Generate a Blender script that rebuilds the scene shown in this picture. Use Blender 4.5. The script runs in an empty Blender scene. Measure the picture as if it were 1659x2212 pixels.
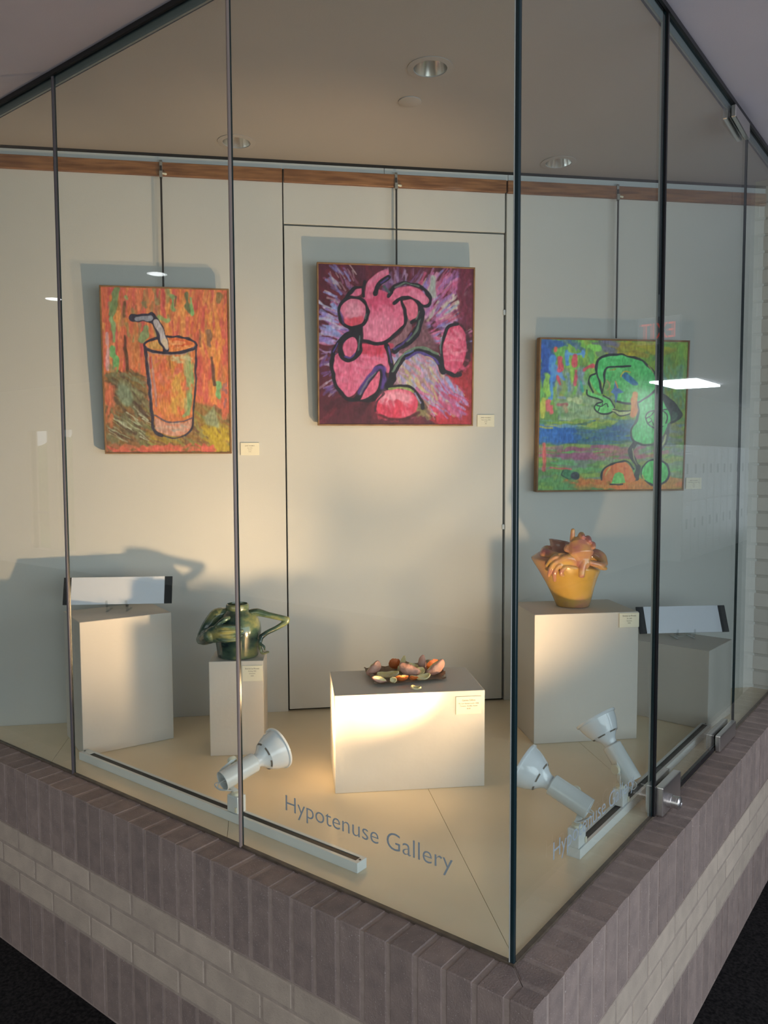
import bpy, bmesh, math, random
import numpy as np
from mathutils import Vector, Matrix, noise as mnoise
random.seed(7); np.random.seed(7)
S = bpy.context.scene
COL = S.collection
PI = math.pi

# ------------------------------------------------------------------ camera
cam_d = bpy.data.cameras.new('camera'); cam = bpy.data.objects.new('camera', cam_d); COL.objects.link(cam)
CR = Vector((0.7921, 0.6103, -0.0043)).normalized(); CF = Vector((-0.6093, 0.7904, -0.0631)).normalized()
CR = (CR - CF * CR.dot(CF)).normalized(); CU = CR.cross(CF)
cam.matrix_world = Matrix(((CR.x, CU.x, -CF.x, 0.6942), (CR.y, CU.y, -CF.y, -1.3025), (CR.z, CU.z, -CF.z, 0.9700), (0, 0, 0, 1)))
cam_d.sensor_fit = 'VERTICAL'; cam_d.sensor_height = 36; cam_d.sensor_width = 27
cam_d.lens = 1690.0 / 2212 * 36; cam_d.clip_start = 0.05; cam_d.clip_end = 200
S.camera = cam

# ------------------------------------------------------------------ world, daylight, exposure
S.view_settings.view_transform = 'Standard'; S.view_settings.look = 'None'
S.view_settings.gamma = 1.0; S.view_settings.use_curve_mapping = False
S.view_settings.exposure = 0.0
W = bpy.data.worlds.new('overcast_sky'); S.world = W; W.use_nodes = True
W.node_tree.nodes['Background'].inputs[0].default_value = (0.80, 0.89, 1.0, 1)
W.node_tree.nodes['Background'].inputs[1].default_value = 1.4

def area(name, loc, rot, sx, sy, power, col):
    l = bpy.data.lights.new(name, 'AREA'); l.shape = 'RECTANGLE'; l.size = sx; l.size_y = sy; l.energy = power; l.color = col
    o = bpy.data.objects.new(name, l); COL.objects.link(o); o.location = loc; o.rotation_euler = rot
    return o
DAY = (0.84, 0.91, 1.0)
# daylight through the tall hall glazing to the right of the display case
area('daylight_right', (4.15, -0.6, 0.85), (0, math.radians(90), 0), 2.2, 6.0, 126, DAY)
# warm fill added behind the viewer, standing in for the hall's own lamps
area('warm_fill_back', (0.6, -5.6, 0.85), (math.radians(90), 0, 0), 5.4, 2.2, 36, (1.0, 0.87, 0.72))

WARM = (1.0, 0.63, 0.33)
SPILL_W = (6.0, 8.0, 24.0)      # wide spill of each lamp
BEAM_W = (34.0, 115.0, 75.0)       # its narrow beam
BEAM_A = (54, 64, 54)

# ------------------------------------------------------------------ materials
def mat(name, col, rough=0.6, metal=0.0, var=0.0, vscale=8.0, bump=0.0, bscale=60.0, spec=0.5, emit=None, estr=0.0, col2=None, detail=4.0, stretch=None, orand=0.0, speck=None, coat=0.0):
    m = bpy.data.materials.new(name); m.use_nodes = True
    nt = m.node_tree; b = nt.nodes['Principled BSDF']; L = nt.links.new
    b.inputs['Base Color'].default_value = (*col, 1); b.inputs['Roughness'].default_value = rough
    b.inputs['Metallic'].default_value = metal; b.inputs['Specular IOR Level'].default_value = spec
    if coat: b.inputs['Coat Weight'].default_value = coat; b.inputs['Coat Roughness'].default_value = 0.06
    tc = nt.nodes.new('ShaderNodeTexCoord'); vec = tc.outputs['Object']
    if stretch:
        mp = nt.nodes.new('ShaderNodeMapping'); mp.inputs['Scale'].default_value = stretch; L(vec, mp.inputs['Vector']); vec = mp.outputs[0]
    cur = None
    if col2 is None and var > 0: col2 = tuple(max(0, c * (1 - var)) for c in col)
    if col2 is not None:
        n = nt.nodes.new('ShaderNodeTexNoise'); n.inputs['Scale'].default_value = vscale; n.inputs['Detail'].default_value = detail
        L(vec, n.inputs['Vector'])
        r = nt.nodes.new('ShaderNodeValToRGB'); r.color_ramp.elements[0].position = 0.35; r.color_ramp.elements[1].position = 0.65
        r.color_ramp.elements[0].color = (*col, 1); r.color_ramp.elements[1].color = (*col2, 1)
        L(n.outputs[0], r.inputs[0]); cur = r.outputs[0]
    if speck:
        sc, thr, scol = speck
        n = nt.nodes.new('ShaderNodeTexNoise'); n.inputs['Scale'].default_value = sc; n.inputs['Detail'].default_value = 2
        L(tc.outputs['Object'], n.inputs['Vector'])
        r = nt.nodes.new('ShaderNodeValToRGB'); r.color_ramp.elements[0].position = thr; r.color_ramp.elements[1].position = thr + 0.06
        L(n.outputs[0], r.inputs[0])
        mx = nt.nodes.new('ShaderNodeMix'); mx.data_type = 'RGBA'
        L(r.outputs[0], mx.inputs[0])
        if cur: L(cur, mx.inputs[6])
        else: mx.inputs[6].default_value = (*col, 1)
        mx.inputs[7].default_value = (*scol, 1); cur = mx.outputs[2]
    if orand:
        oi = nt.nodes.new('ShaderNodeObjectInfo'); mr = nt.nodes.new('ShaderNodeMapRange')
        mr.inputs[3].default_value = 1 - orand; mr.inputs[4].default_value = 1 + orand
        L(oi.outputs['Random'], mr.inputs[0])
        hs = nt.nodes.new('ShaderNodeHueSaturation'); L(mr.outputs[0], hs.inputs['Value'])
        if cur: L(cur, hs.inputs['Color'])
        else: hs.inputs['Color'].default_value = (*col, 1)
        cur = hs.outputs[0]
    if cur: L(cur, b.inputs['Base Color'])
    if bump:
        n = nt.nodes.new('ShaderNodeTexNoise'); n.inputs['Scale'].default_value = bscale; n.inputs['Detail'].default_value = 3
        L(tc.outputs['Object'], n.inputs['Vector'])
        bp = nt.nodes.new('ShaderNodeBump'); bp.inputs['Strength'].default_value = bump; bp.inputs['Distance'].default_value = 0.002
        L(n.outputs[0], bp.inputs['Height']); L(bp.outputs[0], b.inputs['Normal'])
    if emit: b.inputs['Emission Color'].default_value = (*emit, 1); b.inputs['Emission Strength'].default_value = estr
    return m

def glass_mat(name, tint=(0.94, 0.97, 0.96), f0=0.04):
    m = bpy.data.materials.new(name); m.use_nodes = True; nt = m.node_tree; L = nt.links.new
    for n in list(nt.nodes): nt.nodes.remove(n)
    out = nt.nodes.new('ShaderNodeOutputMaterial'); mix = nt.nodes.new('ShaderNodeMixShader')
    tr = nt.nodes.new('ShaderNodeBsdfTransparent'); tr.inputs[0].default_value = (*tint, 1)
    gl = nt.nodes.new('ShaderNodeBsdfGlossy'); gl.inputs['Roughness'].default_value = 0.0
    lw = nt.nodes.new('ShaderNodeLayerWeight'); lw.inputs[0].default_value = 0.5
    pw = nt.nodes.new('ShaderNodeMath'); pw.operation = 'POWER'; pw.inputs[1].default_value = 5.0
    mr = nt.nodes.new('ShaderNodeMapRange'); mr.inputs[3].default_value = f0; mr.inputs[4].default_value = 1.0
    L(lw.outputs['Facing'], pw.inputs[0]); L(pw.outputs[0], mr.inputs[0]); L(mr.outputs[0], mix.inputs[0])
    L(tr.outputs[0], mix.inputs[1]); L(gl.outputs[0], mix.inputs[2]); L(mix.outputs[0], out.inputs[0])
    return m

def paint_mat():
    m = bpy.data.materials.new('oil_paint'); m.use_nodes = True; nt = m.node_tree; b = nt.nodes['Principled BSDF']; L = nt.links.new
    a = nt.nodes.new('ShaderNodeAttribute'); a.attribute_name = 'paint'
    L(a.outputs['Color'], b.inputs['Base Color']); b.inputs['Roughness'].default_value = 0.5
    tc = nt.nodes.new('ShaderNodeTexCoord'); n = nt.nodes.new('ShaderNodeTexNoise'); n.inputs['Scale'].default_value = 90; n.inputs['Detail'].default_value = 4
    L(tc.outputs['Object'], n.inputs['Vector']); bp = nt.nodes.new('ShaderNodeBump'); bp.inputs['Strength'].default_value = 0.35; bp.inputs['Distance'].default_value = 0.002
    L(n.outputs[0], bp.inputs['Height']); L(bp.outputs[0], b.inputs['Normal'])
    return m

def s2l(c):
    c = np.asarray(c, float) / 255.0
    return tuple(np.where(c <= 0.04045, c / 12.92, ((c + 0.055) / 1.055) ** 2.4))

M = {}
M['wall'] = mat('painted_wall', (0.60, 0.60, 0.57), 0.75, bump=0.15, bscale=220, var=0.03, vscale=3)
M['case_floor'] = mat('painted_board', (0.86, 0.73, 0.52), 0.24, var=0.06, vscale=5, bump=0.05, bscale=40, spec=0.65)
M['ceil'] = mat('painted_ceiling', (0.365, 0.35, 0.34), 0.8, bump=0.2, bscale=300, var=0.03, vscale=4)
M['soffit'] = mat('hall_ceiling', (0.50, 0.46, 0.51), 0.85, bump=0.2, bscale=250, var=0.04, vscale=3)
M['carpet'] = mat('black_carpet', (0.030, 0.028, 0.028), 0.95, bump=1.0, bscale=300, spec=0.1, col2=(0.008, 0.008, 0.009), vscale=110)
M['brick'] = mat('plum_brick', (0.285, 0.222, 0.195), 0.85, col2=(0.225, 0.177, 0.16), vscale=22, bump=0.7, bscale=260, orand=0.12, speck=(330, 0.66, (0.46, 0.40, 0.37)), spec=0.3)
M['sand_brick'] = mat('sand_brick', (0.50, 0.42, 0.34), 0.85, col2=(0.43, 0.36, 0.295), vscale=18, bump=0.6, bscale=260, orand=0.08, speck=(300, 0.68, (0.22, 0.18, 0.15)), spec=0.3)
M['mortar'] = mat('mortar', (0.36, 0.29, 0.255), 0.9, var=0.15, vscale=40, bump=0.6, bscale=200, spec=0.2)
M['mortar_sand'] = mat('mortar_sand', (0.40, 0.335, 0.28), 0.9, var=0.15, vscale=40, bump=0.6, bscale=200, spec=0.2)
M['mortar_white'] = mat('painted_mortar', (0.42, 0.405, 0.36), 0.8)
M['white_brick'] = mat('painted_brick', (0.50, 0.48, 0.43), 0.7, bump=0.4, bscale=120, orand=0.06)
M['glass'] = glass_mat('pane_glass')
M['glass_edge'] = mat('glass_edge', (0.010, 0.026, 0.032), 0.2, spec=0.5)
M['seal_black'] = mat('black_seal', (0.006, 0.006, 0.008), 0.4)
M['pale_edge'] = mat('pale_edge_strip', (0.42, 0.44, 0.42), 0.3)
M['seal_mauve'] = mat('silicone_seal', (0.27, 0.215, 0.20), 0.35)
M['seal_dark'] = mat('dark_silicone', (0.09, 0.08, 0.09), 0.35)
M['sill_seal'] = mat('brown_sill_sealant', (0.11, 0.085, 0.06), 0.5, var=0.4, vscale=30)
M['header'] = mat('dark_bronze_channel', (0.018, 0.018, 0.02), 0.4, metal=0.3)
M['inner_bead'] = mat('grey_inner_bead', (0.16, 0.19, 0.20), 0.4)
M['oak'] = mat('oak_rail', (0.31, 0.145, 0.06), 0.45, col2=(0.15, 0.06, 0.022), vscale=7, detail=7, stretch=(1.2, 9, 14), bump=0.1, bscale=80)
M['alu_strip'] = mat('grey_reveal', (0.46, 0.50, 0.52), 0.5)
M['gap'] = mat('dark_gap', (0.01, 0.01, 0.01), 0.9)
M['rod'] = mat('dark_steel_rod', (0.07, 0.065, 0.06), 0.4, metal=0.7)
M['hook'] = mat('grey_hook', (0.30, 0.30, 0.28), 0.4, metal=0.4)
M['plinth'] = mat('plinth_paint', (0.62, 0.585, 0.53), 0.55, bump=0.25, bscale=70, var=0.03, vscale=6)
M['plinth_rough'] = mat('lumpy_plinth_paint', (0.62, 0.585, 0.53), 0.5, bump=0.9, bscale=22, var=0.04, vscale=6)
M['card'] = mat('cream_card', (0.80, 0.76, 0.60), 0.6)
M['ink'] = mat('print_ink', (0.07, 0.06, 0.05), 0.8)
M['vinyl'] = mat('grey_vinyl', (0.29, 0.35, 0.39), 0.5)
M['panel_white'] = mat('white_panel', (0.74, 0.78, 0.86), 0.4)
M['panel_black'] = mat('black_panel_end', (0.006, 0.006, 0.008), 0.5)
M['acrylic'] = glass_mat('clear_acrylic', (0.93, 0.95, 0.95), 0.09)
M['white_enamel'] = mat('white_enamel', (0.74, 0.78, 0.78), 0.25, coat=0.4)
M['bulb_white'] = mat('white_bulb_glass', (0.78, 0.82, 0.85), 0.12, coat=0.6)
M['slot'] = mat('vent_slot', (0.20, 0.17, 0.14), 0.7)
M['track_black'] = mat('track_slot', (0.004, 0.004, 0.005), 0.5)
M['cream_plastic'] = mat('cream_plastic', (0.74, 0.71, 0.56), 0.4)
M['wire'] = mat('wire_sleeve', (0.55, 0.56, 0.56), 0.5)
M['lens'] = mat('lit_lens', (0.9, 0.8, 0.6), 0.3, emit=WARM, estr=3.0)
M['chrome'] = mat('brushed_chrome', (0.66, 0.64, 0.63), 0.33, metal=1.0)
M['reflector'] = mat('silver_reflector', (0.90, 0.89, 0.86), 0.16, metal=0.9)
M['lamp_glass'] = mat('frosted_lamp', (0.75, 0.75, 0.70), 0.3)
M['bag'] = mat('brown_paper', (0.58, 0.44, 0.32), 0.85, var=0.3, vscale=14, bump=0.6, bscale=40)
M['pith'] = mat('pale_pith', (0.72, 0.56, 0.22), 0.7, col2=(0.80, 0.70, 0.44), vscale=60, bump=0.5, bscale=120)
M['pulp'] = mat('pink_clay_pulp', (0.52, 0.25, 0.18), 0.7, col2=(0.60, 0.36, 0.29), vscale=45, bump=0.7, bscale=150)
M['peel'] = mat('orange_peel', (0.62, 0.135, 0.03), 0.5, col2=(0.70, 0.20, 0.05), vscale=30, bump=0.6, bscale=200)
M['wood_frame'] = mat('raw_wood_frame', (0.30, 0.17, 0.075), 0.6, col2=(0.20, 0.10, 0.04), vscale=12, stretch=(2, 2, 2), bump=0.2, bscale=60)
M['paint'] = paint_mat()
M['hall_wall'] = mat('hall_wall_paint', (0.42, 0.41, 0.38), 0.8, var=0.03, vscale=2)
M['locker'] = mat('locker_enamel', (0.42, 0.43, 0.43), 0.35)
M['locker_dark'] = mat('locker_recess', (0.02, 0.02, 0.025), 0.6)
M['exit_face'] = mat('exit_sign_face', (0.16, 0.16, 0.17), 0.4, emit=(0.9, 0.9, 1.0), estr=0.06)
M['exit_red'] = mat('exit_letter', (0.8, 0.02, 0.01), 0.4, emit=(1.0, 0.12, 0.06), estr=0.8)
M['tube_light'] = mat('fluorescent_diffuser', (0.9, 0.9, 0.9), 0.4, emit=(0.85, 0.93, 1.0), estr=14)
M['hall_lamp'] = mat('hall_lamp_lens', (0.9, 0.9, 0.9), 0.4, emit=(0.95, 0.97, 1.0), estr=10)
M['lawn'] = mat('lawn', (0.10, 0.20, 0.05), 0.9, var=0.5, vscale=1.5)
M['foliage'] = mat('foliage', (0.12, 0.22, 0.06), 0.8, var=0.5, vscale=6)

# ------------------------------------------------------------------ mesh helpers
def smooth(me, on=True, angle=None):
    me.polygons.foreach_set('use_smooth', [on] * len(me.polygons))
    if angle is not None and on: me.set_sharp_from_angle(angle=angle)
    return me
def link(name, me, m, parent=None, loc=None, rot=None):
    o = bpy.data.objects.new(name, me); COL.objects.link(o)
    if m is not None:
        if len(me.materials): me.materials.clear()
        for x in (m if isinstance(m, (list, tuple)) else [m]): me.materials.append(x)
    if parent is not None: o.parent = parent
    if loc is not None: o.location = loc
    if rot is not None: o.rotation_euler = rot
    return o
def bm_done(bm, sm=False, angle=0.6):
    bmesh.ops.recalc_face_normals(bm, faces=bm.faces)
    me = bpy.data.meshes.new('m'); bm.to_mesh(me); bm.free()
    if sm: smooth(me, True, angle)
    return me
def prism_bm(bm, poly, z0, z1):
    a = [bm.verts.new((x, y, z0)) for x, y in poly]; b = [bm.verts.new((x, y, z1)) for x, y in poly]
    n = len(poly); fs = [bm.faces.new(a[::-1]), bm.faces.new(b)]
    for i in range(n): fs.append(bm.faces.new((a[i], a[(i + 1) % n], b[(i + 1) % n], b[i])))
    return fs
def prism(poly, z0, z1, bev=0.0, seg=1):
    bm = bmesh.new(); prism_bm(bm, poly, z0, z1)
    bmesh.ops.recalc_face_normals(bm, faces=bm.faces)
    if bev: bmesh.ops.bevel(bm, geom=list(bm.edges), offset=bev, segments=seg, affect='EDGES', profile=0.6)
    return bm_done(bm)
def box(x0, x1, y0, y1, z0, z1, bev=0.0, seg=1):
    return prism([(x0, y0), (x1, y0), (x1, y1), (x0, y1)], z0, z1, bev, seg)
def boxes(lst):
    bm = bmesh.new()
    for x0, x1, y0, y1, z0, z1 in lst: prism_bm(bm, [(x0, y0), (x1, y0), (x1, y1), (x0, y1)], z0, z1)
    return bm_done(bm)
def lathe(prof, seg=40, sm=True, angle=0.7, close=False):
    bm = bmesh.new(); rings = []
    for r, z in prof:
        if r < 1e-6: rings.append([bm.verts.new((0, 0, z))])
        else: rings.append([bm.verts.new((r * math.cos(2 * PI * i / seg), r * math.sin(2 * PI * i / seg), z)) for i in range(seg)])
    prs = list(zip(rings, rings[1:])) + ([(rings[-1], rings[0])] if close else [])
    for A, B in prs:
        for i in range(seg):
            j = (i + 1) % seg
            if len(A) == 1 and len(B) == 1: continue
            if len(A) == 1: bm.faces.new((A[0], B[i], B[j]))
            elif len(B) == 1: bm.faces.new((A[i], A[j], B[0]))
            else: bm.faces.new((A[i], A[j], B[j], B[i]))
    return bm_done(bm, sm, angle)
def catmull(pts, n=6):
    pts = [np.array(p, float) for p in pts]
    if len(pts) < 3: return pts
    P = [2 * pts[0] - pts[1]] + pts + [2 * pts[-1] - pts[-2]]; out = []
    for i in range(1, len(P) - 2):
        for k in range(n):
            t = k / n
            out.append(0.5 * (2 * P[i] + (P[i + 1] - P[i - 1]) * t + (2 * P[i - 1] - 5 * P[i] + 4 * P[i + 1] - P[i + 2]) * t * t + (3 * P[i] - P[i - 1] - 3 * P[i + 1] + P[i + 2]) * t ** 3))
    return out + [pts[-1]]
def tube_bm(bm, pts, radii, seg=12, caps=True, flat=None):
    """swept tube with rounded ends; flat=(vector, factor) squashes the section along a direction"""
    pts = [Vector(p) for p in pts]; n = len(pts)
    T = [(pts[min(i + 1, n - 1)] - pts[max(i - 1, 0)]).normalized() for i in range(n)]
    P = list(pts); R = list(radii)
    if caps:
        pre, post = [], []
        for a in (80, 55, 28):
            c, s = math.cos(math.radians(a)), math.sin(math.radians(a))
            pre.append((pts[0] - T[0] * R[0] * s, R[0] * c, T[0]))
        for a in (28, 55, 80):
            c, s = math.cos(math.radians(a)), math.sin(math.radians(a))
            post.append((pts[-1] + T[-1] * R[-1] * s, R[-1] * c, T[-1]))
        P = [x[0] for x in pre] + P + [x[0] for x in post]; T = [x[2] for x in pre] + T + [x[2] for x in post]; R = [x[1] for x in pre] + list(radii) + [x[1] for x in post]
    ref = Vector((0, 0, 1)) if abs(T[0].z) < 0.9 else Vector((1, 0, 0))
    u = (ref - T[0] * ref.dot(T[0])).normalized(); rings = []
    for p, t, r in zip(P, T, R):
        u = (u - t * u.dot(t)).normalized(); v = t.cross(u); ring = []
        for k in range(seg):
            a = 2 * PI * k / seg; off = (u * math.cos(a) + v * math.sin(a)) * r
            if flat is not None:
                d = Vector(flat[0]).normalized(); off = off - d * off.dot(d) * (1 - flat[1])
            ring.append(bm.verts.new(p + off))
        rings.append(ring)
    for A, B in zip(rings, rings[1:]):
        for k in range(seg): bm.faces.new((A[k], A[(k + 1) % seg], B[(k + 1) % seg], B[k]))
    bm.faces.new(rings[0][::-1]); bm.faces.new(rings[-1])
def tube(pts, r, seg=8, sm=True, caps=False):
    bm = bmesh.new(); rr = r if isinstance(r, (list, tuple)) else [r] * len(pts)
    tube_bm(bm, pts, rr, seg, caps); return bm_done(bm, sm, 0.9)
def ribbon(pts, w, t, side):
    """flat strap swept along pts, width along the fixed side vector"""
    bm = bmesh.new(); pts = [Vector(p) for p in pts]; side = Vector(side).normalized(); rings = []
    for i, p in enumerate(pts):
        tg = (pts[min(i + 1, len(pts) - 1)] - pts[max(i - 1, 0)]).normalized(); nn = tg.cross(side).normalized()
        rings.append([bm.verts.new(p + side * a * w / 2 + nn * b * t / 2) for a, b in ((-1, -1), (1, -1), (1, 1), (-1, 1))])
    for A, B in zip(rings, rings[1:]):
        for k in range(4): bm.faces.new((A[k], A[(k + 1) % 4], B[(k + 1) % 4], B[k]))
    bm.faces.new(rings[0][::-1]); bm.faces.new(rings[-1]); return bm_done(bm, True, 0.5)
def remeshed(bm, voxel, smooth_it=4):
    bmesh.ops.recalc_face_normals(bm, faces=bm.faces)
    me = bpy.data.meshes.new('t'); bm.to_mesh(me); bm.free()
    o = bpy.data.objects.new('t', me); COL.objects.link(o)
    md = o.modifiers.new('r', 'REMESH'); md.mode = 'VOXEL'; md.voxel_size = voxel
    sm = o.modifiers.new('s', 'SMOOTH'); sm.factor = 0.5; sm.iterations = smooth_it
    dg = bpy.context.evaluated_depsgraph_get(); dg.update()
    r = bpy.data.meshes.new_from_object(o.evaluated_get(dg))
    bpy.data.objects.remove(o); bpy.data.meshes.remove(me)
    return smooth(r)
def text_mesh(txt, size, extrude=0.0001, align='LEFT', width=None, res=4, offset=0.0):
    c = bpy.data.curves.new('txt', 'FONT'); c.body = txt; c.size = size; c.extrude = extrude; c.align_x = align; c.resolution_u = res; c.offset = offset
    o = bpy.data.objects.new('txt', c); COL.objects.link(o)
    dg = bpy.context.evaluated_depsgraph_get(); dg.update()
    me = bpy.data.meshes.new_from_object(o.evaluated_get(dg)); bpy.data.objects.remove(o); bpy.data.curves.remove(c)
    if width:
        xs = [v.co.x for v in me.vertices]; k = width / (max(xs) - min(xs)); x0 = min(xs) if align == 'LEFT' else 0.0
        for v in me.vertices: v.co.x = (v.co.x - x0) * k
    return me
def empty(name, loc=(0, 0, 0), rz=0.0):
    o = bpy.data.objects.new(name, None); COL.objects.link(o); o.location = loc; o.rotation_euler = (0, 0, rz); o.empty_display_size = 0.05
    return o
def tag(o, label, cat, group=None):
    o['label'] = label; o['category'] = cat
    if group: o['group'] = group
    return o
def struct(o): o['kind'] = 'structure'; return o
def aim(direction, up=(0, 0, 1)):
    return Vector(direction).normalized().to_track_quat('Z', 'Y').to_matrix().to_4x4()

# ------------------------------------------------------------------ shared dimensions (metres; z = 0 is the top of the brick sill)
L_, M_ = 2.2467, 2.3577                       # where the long back wall would meet the two glass planes
TW = Vector((L_, M_, 0)).normalized()         # along the back wall, left to right
NW = Vector((M_, -L_, 0)).normalized()        # out of the back wall, towards the glass corner
O_W = Vector((-L_, 0, 0)); WANG = math.atan2(M_, L_)
ZC, HT, FLOOR = 2.098, 2.128, -0.612
A1, A2, B1, B2 = 0.7683, 1.5402, 0.7846, 1.6437
S_END, Y_END = 3.145, 2.28

# ------------------------------------------------------------------ hall floor, ceilings
struct(link('floor', box(-14, 3.6, -5.5, 18, FLOOR - 0.1, FLOOR), M['carpet']))
hc = bmesh.new()
prism_bm(hc, [(-14, -5.5), (3.6, -5.5), (3.6, 18), (0.0, 18), (0.0, 0.0), (-14, 0.0)], HT, HT + 0.12)
struct(link('ceiling', bm_done(hc), M['soffit']))
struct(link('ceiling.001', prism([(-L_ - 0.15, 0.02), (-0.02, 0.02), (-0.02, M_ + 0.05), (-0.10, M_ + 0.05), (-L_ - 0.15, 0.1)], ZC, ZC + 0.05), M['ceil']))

# ------------------------------------------------------------------ case floor boards
def clip(poly, n, c):
    out = []
    for i in range(len(poly)):
        a, b = poly[i], poly[(i + 1) % len(poly)]
        da, db = a[0] * n[0] + a[1] * n[1] - c, b[0] * n[0] + b[1] * n[1] - c
        if da <= 0: out.append(a)
        if da * db < 0:
            t = da / (da - db); out.append((a[0] + t * (b[0] - a[0]), a[1] + t * (b[1] - a[1])))
    return out
tri = [(-L_ - 0.02, 0.006), (-0.006, 0.006), (-0.006, M_ + 0.015)]
fl = struct(link('floor.001', prism(tri, -0.03, -0.0105), M['gap']))
c0 = O_W.dot(TW); cuts = [0.0, 0.39, 0.98, 1.558, 2.155, 2.74, 3.25]
for a, b in zip(cuts, cuts[1:]):
    q = clip(tri, (TW.x, TW.y), c0 + b - 0.0006); q = clip(q, (-TW.x, -TW.y), -(c0 + a + 0.0006))
    if len(q) >= 3: link('floor_board', prism(q, -0.012, 0.0), M['case_floor'], fl)

# ------------------------------------------------------------------ back wall (panels with recessed seams), its flush door, oak rail
def walled(name, kind=True):
    o = empty(name, O_W, WANG); return struct(o)       # local x runs along the wall, local -y comes out of it
bw = struct(link('wall_back', box(-0.25, 3.30, 0.05, 0.09, -0.02, HT), M['gap'], None, O_W, (0, 0, WANG)))
for s0, s1, z0, z1 in ((-0.25, 1.1705, 0, ZC), (2.0445, 3.30, 0, ZC), (1.1745, 2.0375, 1.869, ZC)):
    link('wall_panel', box(s0, s1, 0, 0.05, z0, z1, 0.0012), M['wall'], bw)
dr = struct(link('door_1', box(1.1755, 2.0345, 0.0, 0.045, 0.008, 1.8625, 0.0015), M['wall'], None, O_W, (0, 0, WANG)))
link('hinge', box(2.031, 2.041, -0.004, 0.006, 0.70, 0.72, 0.001), M['alu_strip'], dr)
link('hinge', box(2.031, 2.041, -0.004, 0.006, 1.55, 1.57, 0.001), M['alu_strip'], dr)
rl = struct(empty('trim_1', O_W, WANG))
for s0, s1 in ((-0.2, 0.36), (0.3605, 1.1705), (1.1765, 2.0375), (2.0435, 2.99), (2.9905, S_END)):
    link('rail_board', box(s0, s1, -0.019, -0.0003, 2.0185, 2.0645, 0.0015), M['oak'], rl)
rv = struct(empty('trim_2', O_W, WANG))
for s0, s1 in ((-0.2, 1.556), (1.558, 2.045), (2.047, S_END)):
    link('reveal_strip', box(s0, s1, -0.010, -0.0003, 2.066, 2.0875), M['alu_strip'], rv)
struct(link('trim_3', box(-0.2, S_END, -0.012, -0.0003, 2.0885, ZC - 0.0002), M['gap'], None, O_W, (0, 0, WANG)))

# painted brick wall closing the right end of the case and running on into the hall
ew = struct(link('wall_end', box(-0.09, 0.12, Y_END + 0.004, Y_END + 0.1, FLOOR, HT - 0.001), M['mortar_white']))
rowz = -0.6; k = 0
while rowz < HT - 0.07:
    x = -0.09 - (0.1 if k % 2 else 0.0)
    while x < 0.12:
        xa, xb = max(x, -0.09), min(x + 0.193, 0.119)
        if xb - xa < 0.02: x += 0.2031; continue
        link('brick', box(xa + 0.002, xb, Y_END + random.uniform(-0.002, 0.001), Y_END + 0.05, rowz + 0.004, rowz + 0.0615, 0.002), M['white_brick'], ew)
        x += 0.2031
    rowz += 0.0677; k += 1

# ------------------------------------------------------------------ brick sill walls
D = 0.0932; PB = 0.0677; G = 0.0052
def brick_run(name, fr, x_first, x_end):
    """fr maps (u, v): u runs from the corner along the wall, v outwards from the glass"""
    def P(poly):
        q = [fr(u, v) for u, v in poly]; return q
    core = link(name, prism(P([(0.0, -0.0005), (x_end, -0.0005), (x_end, D - 0.0035), (-D + 0.005, D - 0.0018)]), FLOOR, -0.0018), M['mortar'])
    struct(core)
    link('mortar_band', prism(P([(0.02, -0.0), (x_end, -0.0), (x_end, D - 0.0014), (-D + 0.004, D - 0.0014)]), -0.4065, -0.2), M['mortar_sand'], core)
    def br(poly, z0, z1, m, lift=0.0):
        me = prism(P(poly), z0 + lift, z1 + lift, 0.0022)
        link('brick', me, m, core)
    g = G
    for zt, zb in ((0.0, -0.196), (-0.4065, -0.6055)):
        u = x_first; i = 0
        while u < x_end:
            a, b = u + g, u + PB - g; o = random.uniform(-0.0008, 0.0008); zz = random.uniform(-0.0012, 0.0008) if zt == 0 else 0
            if i == 0:   # first brick is cut to the mitre at the corner
                br([(a - 0.0, D + o), (b, D + o), (b, 0.001), (0.001, 0.001), (x_first + g, 0.034)], zb, zt + zz, M['brick'])
            else: br([(a, D + o), (b, D + o), (b, 0.001), (a, 0.001)], zb, zt + zz, M['brick'])
            u += PB; i += 1
    for c in range(3):
        z1 = -0.2035 - c * PB; z0 = z1 - 0.0592
        off = 0.0 if c % 2 == 0 else PB * 1.5
        u = x_first + 2 * PB + off - 3 * PB
        while u < x_end:
            a, b = max(u + 0.0045, -D + 0.002), u + 3 * PB - 0.0045
            if b > -D + 0.03:
                o = random.uniform(-0.0008, 0.0008)
                if a < 0: br([(a, D + o), (b, D + o), (b, 0.01), (0.01, 0.01)] if a > -D + 0.01 else [(-D + 0.001, D + o), (b, D + o), (b, 0.01), (-0.001, 0.01)], z0, z1, M['sand_brick'])
                else: br([(a, D + o), (b, D + o), (b, 0.01), (a, 0.01)], z0, z1, M['sand_brick'])
            u += 3 * PB
    return core
wl = brick_run('wall_left', lambda u, v: (-u, -v), -0.0371, 2.45)
wr = brick_run('wall_right', lambda u, v: (v, u), -0.0371, 2.275)
for zt, zb in ((0.0, -0.196), (-0.4065, -0.6055)):      # corner soldier bricks
    link('brick', prism([(0.0371 + G, -D), (D, -D), (D, -0.0371 - G), (0.0385 + G, -0.0385 - G)], zb, zt, 0.0025), M['brick'], wl)

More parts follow.
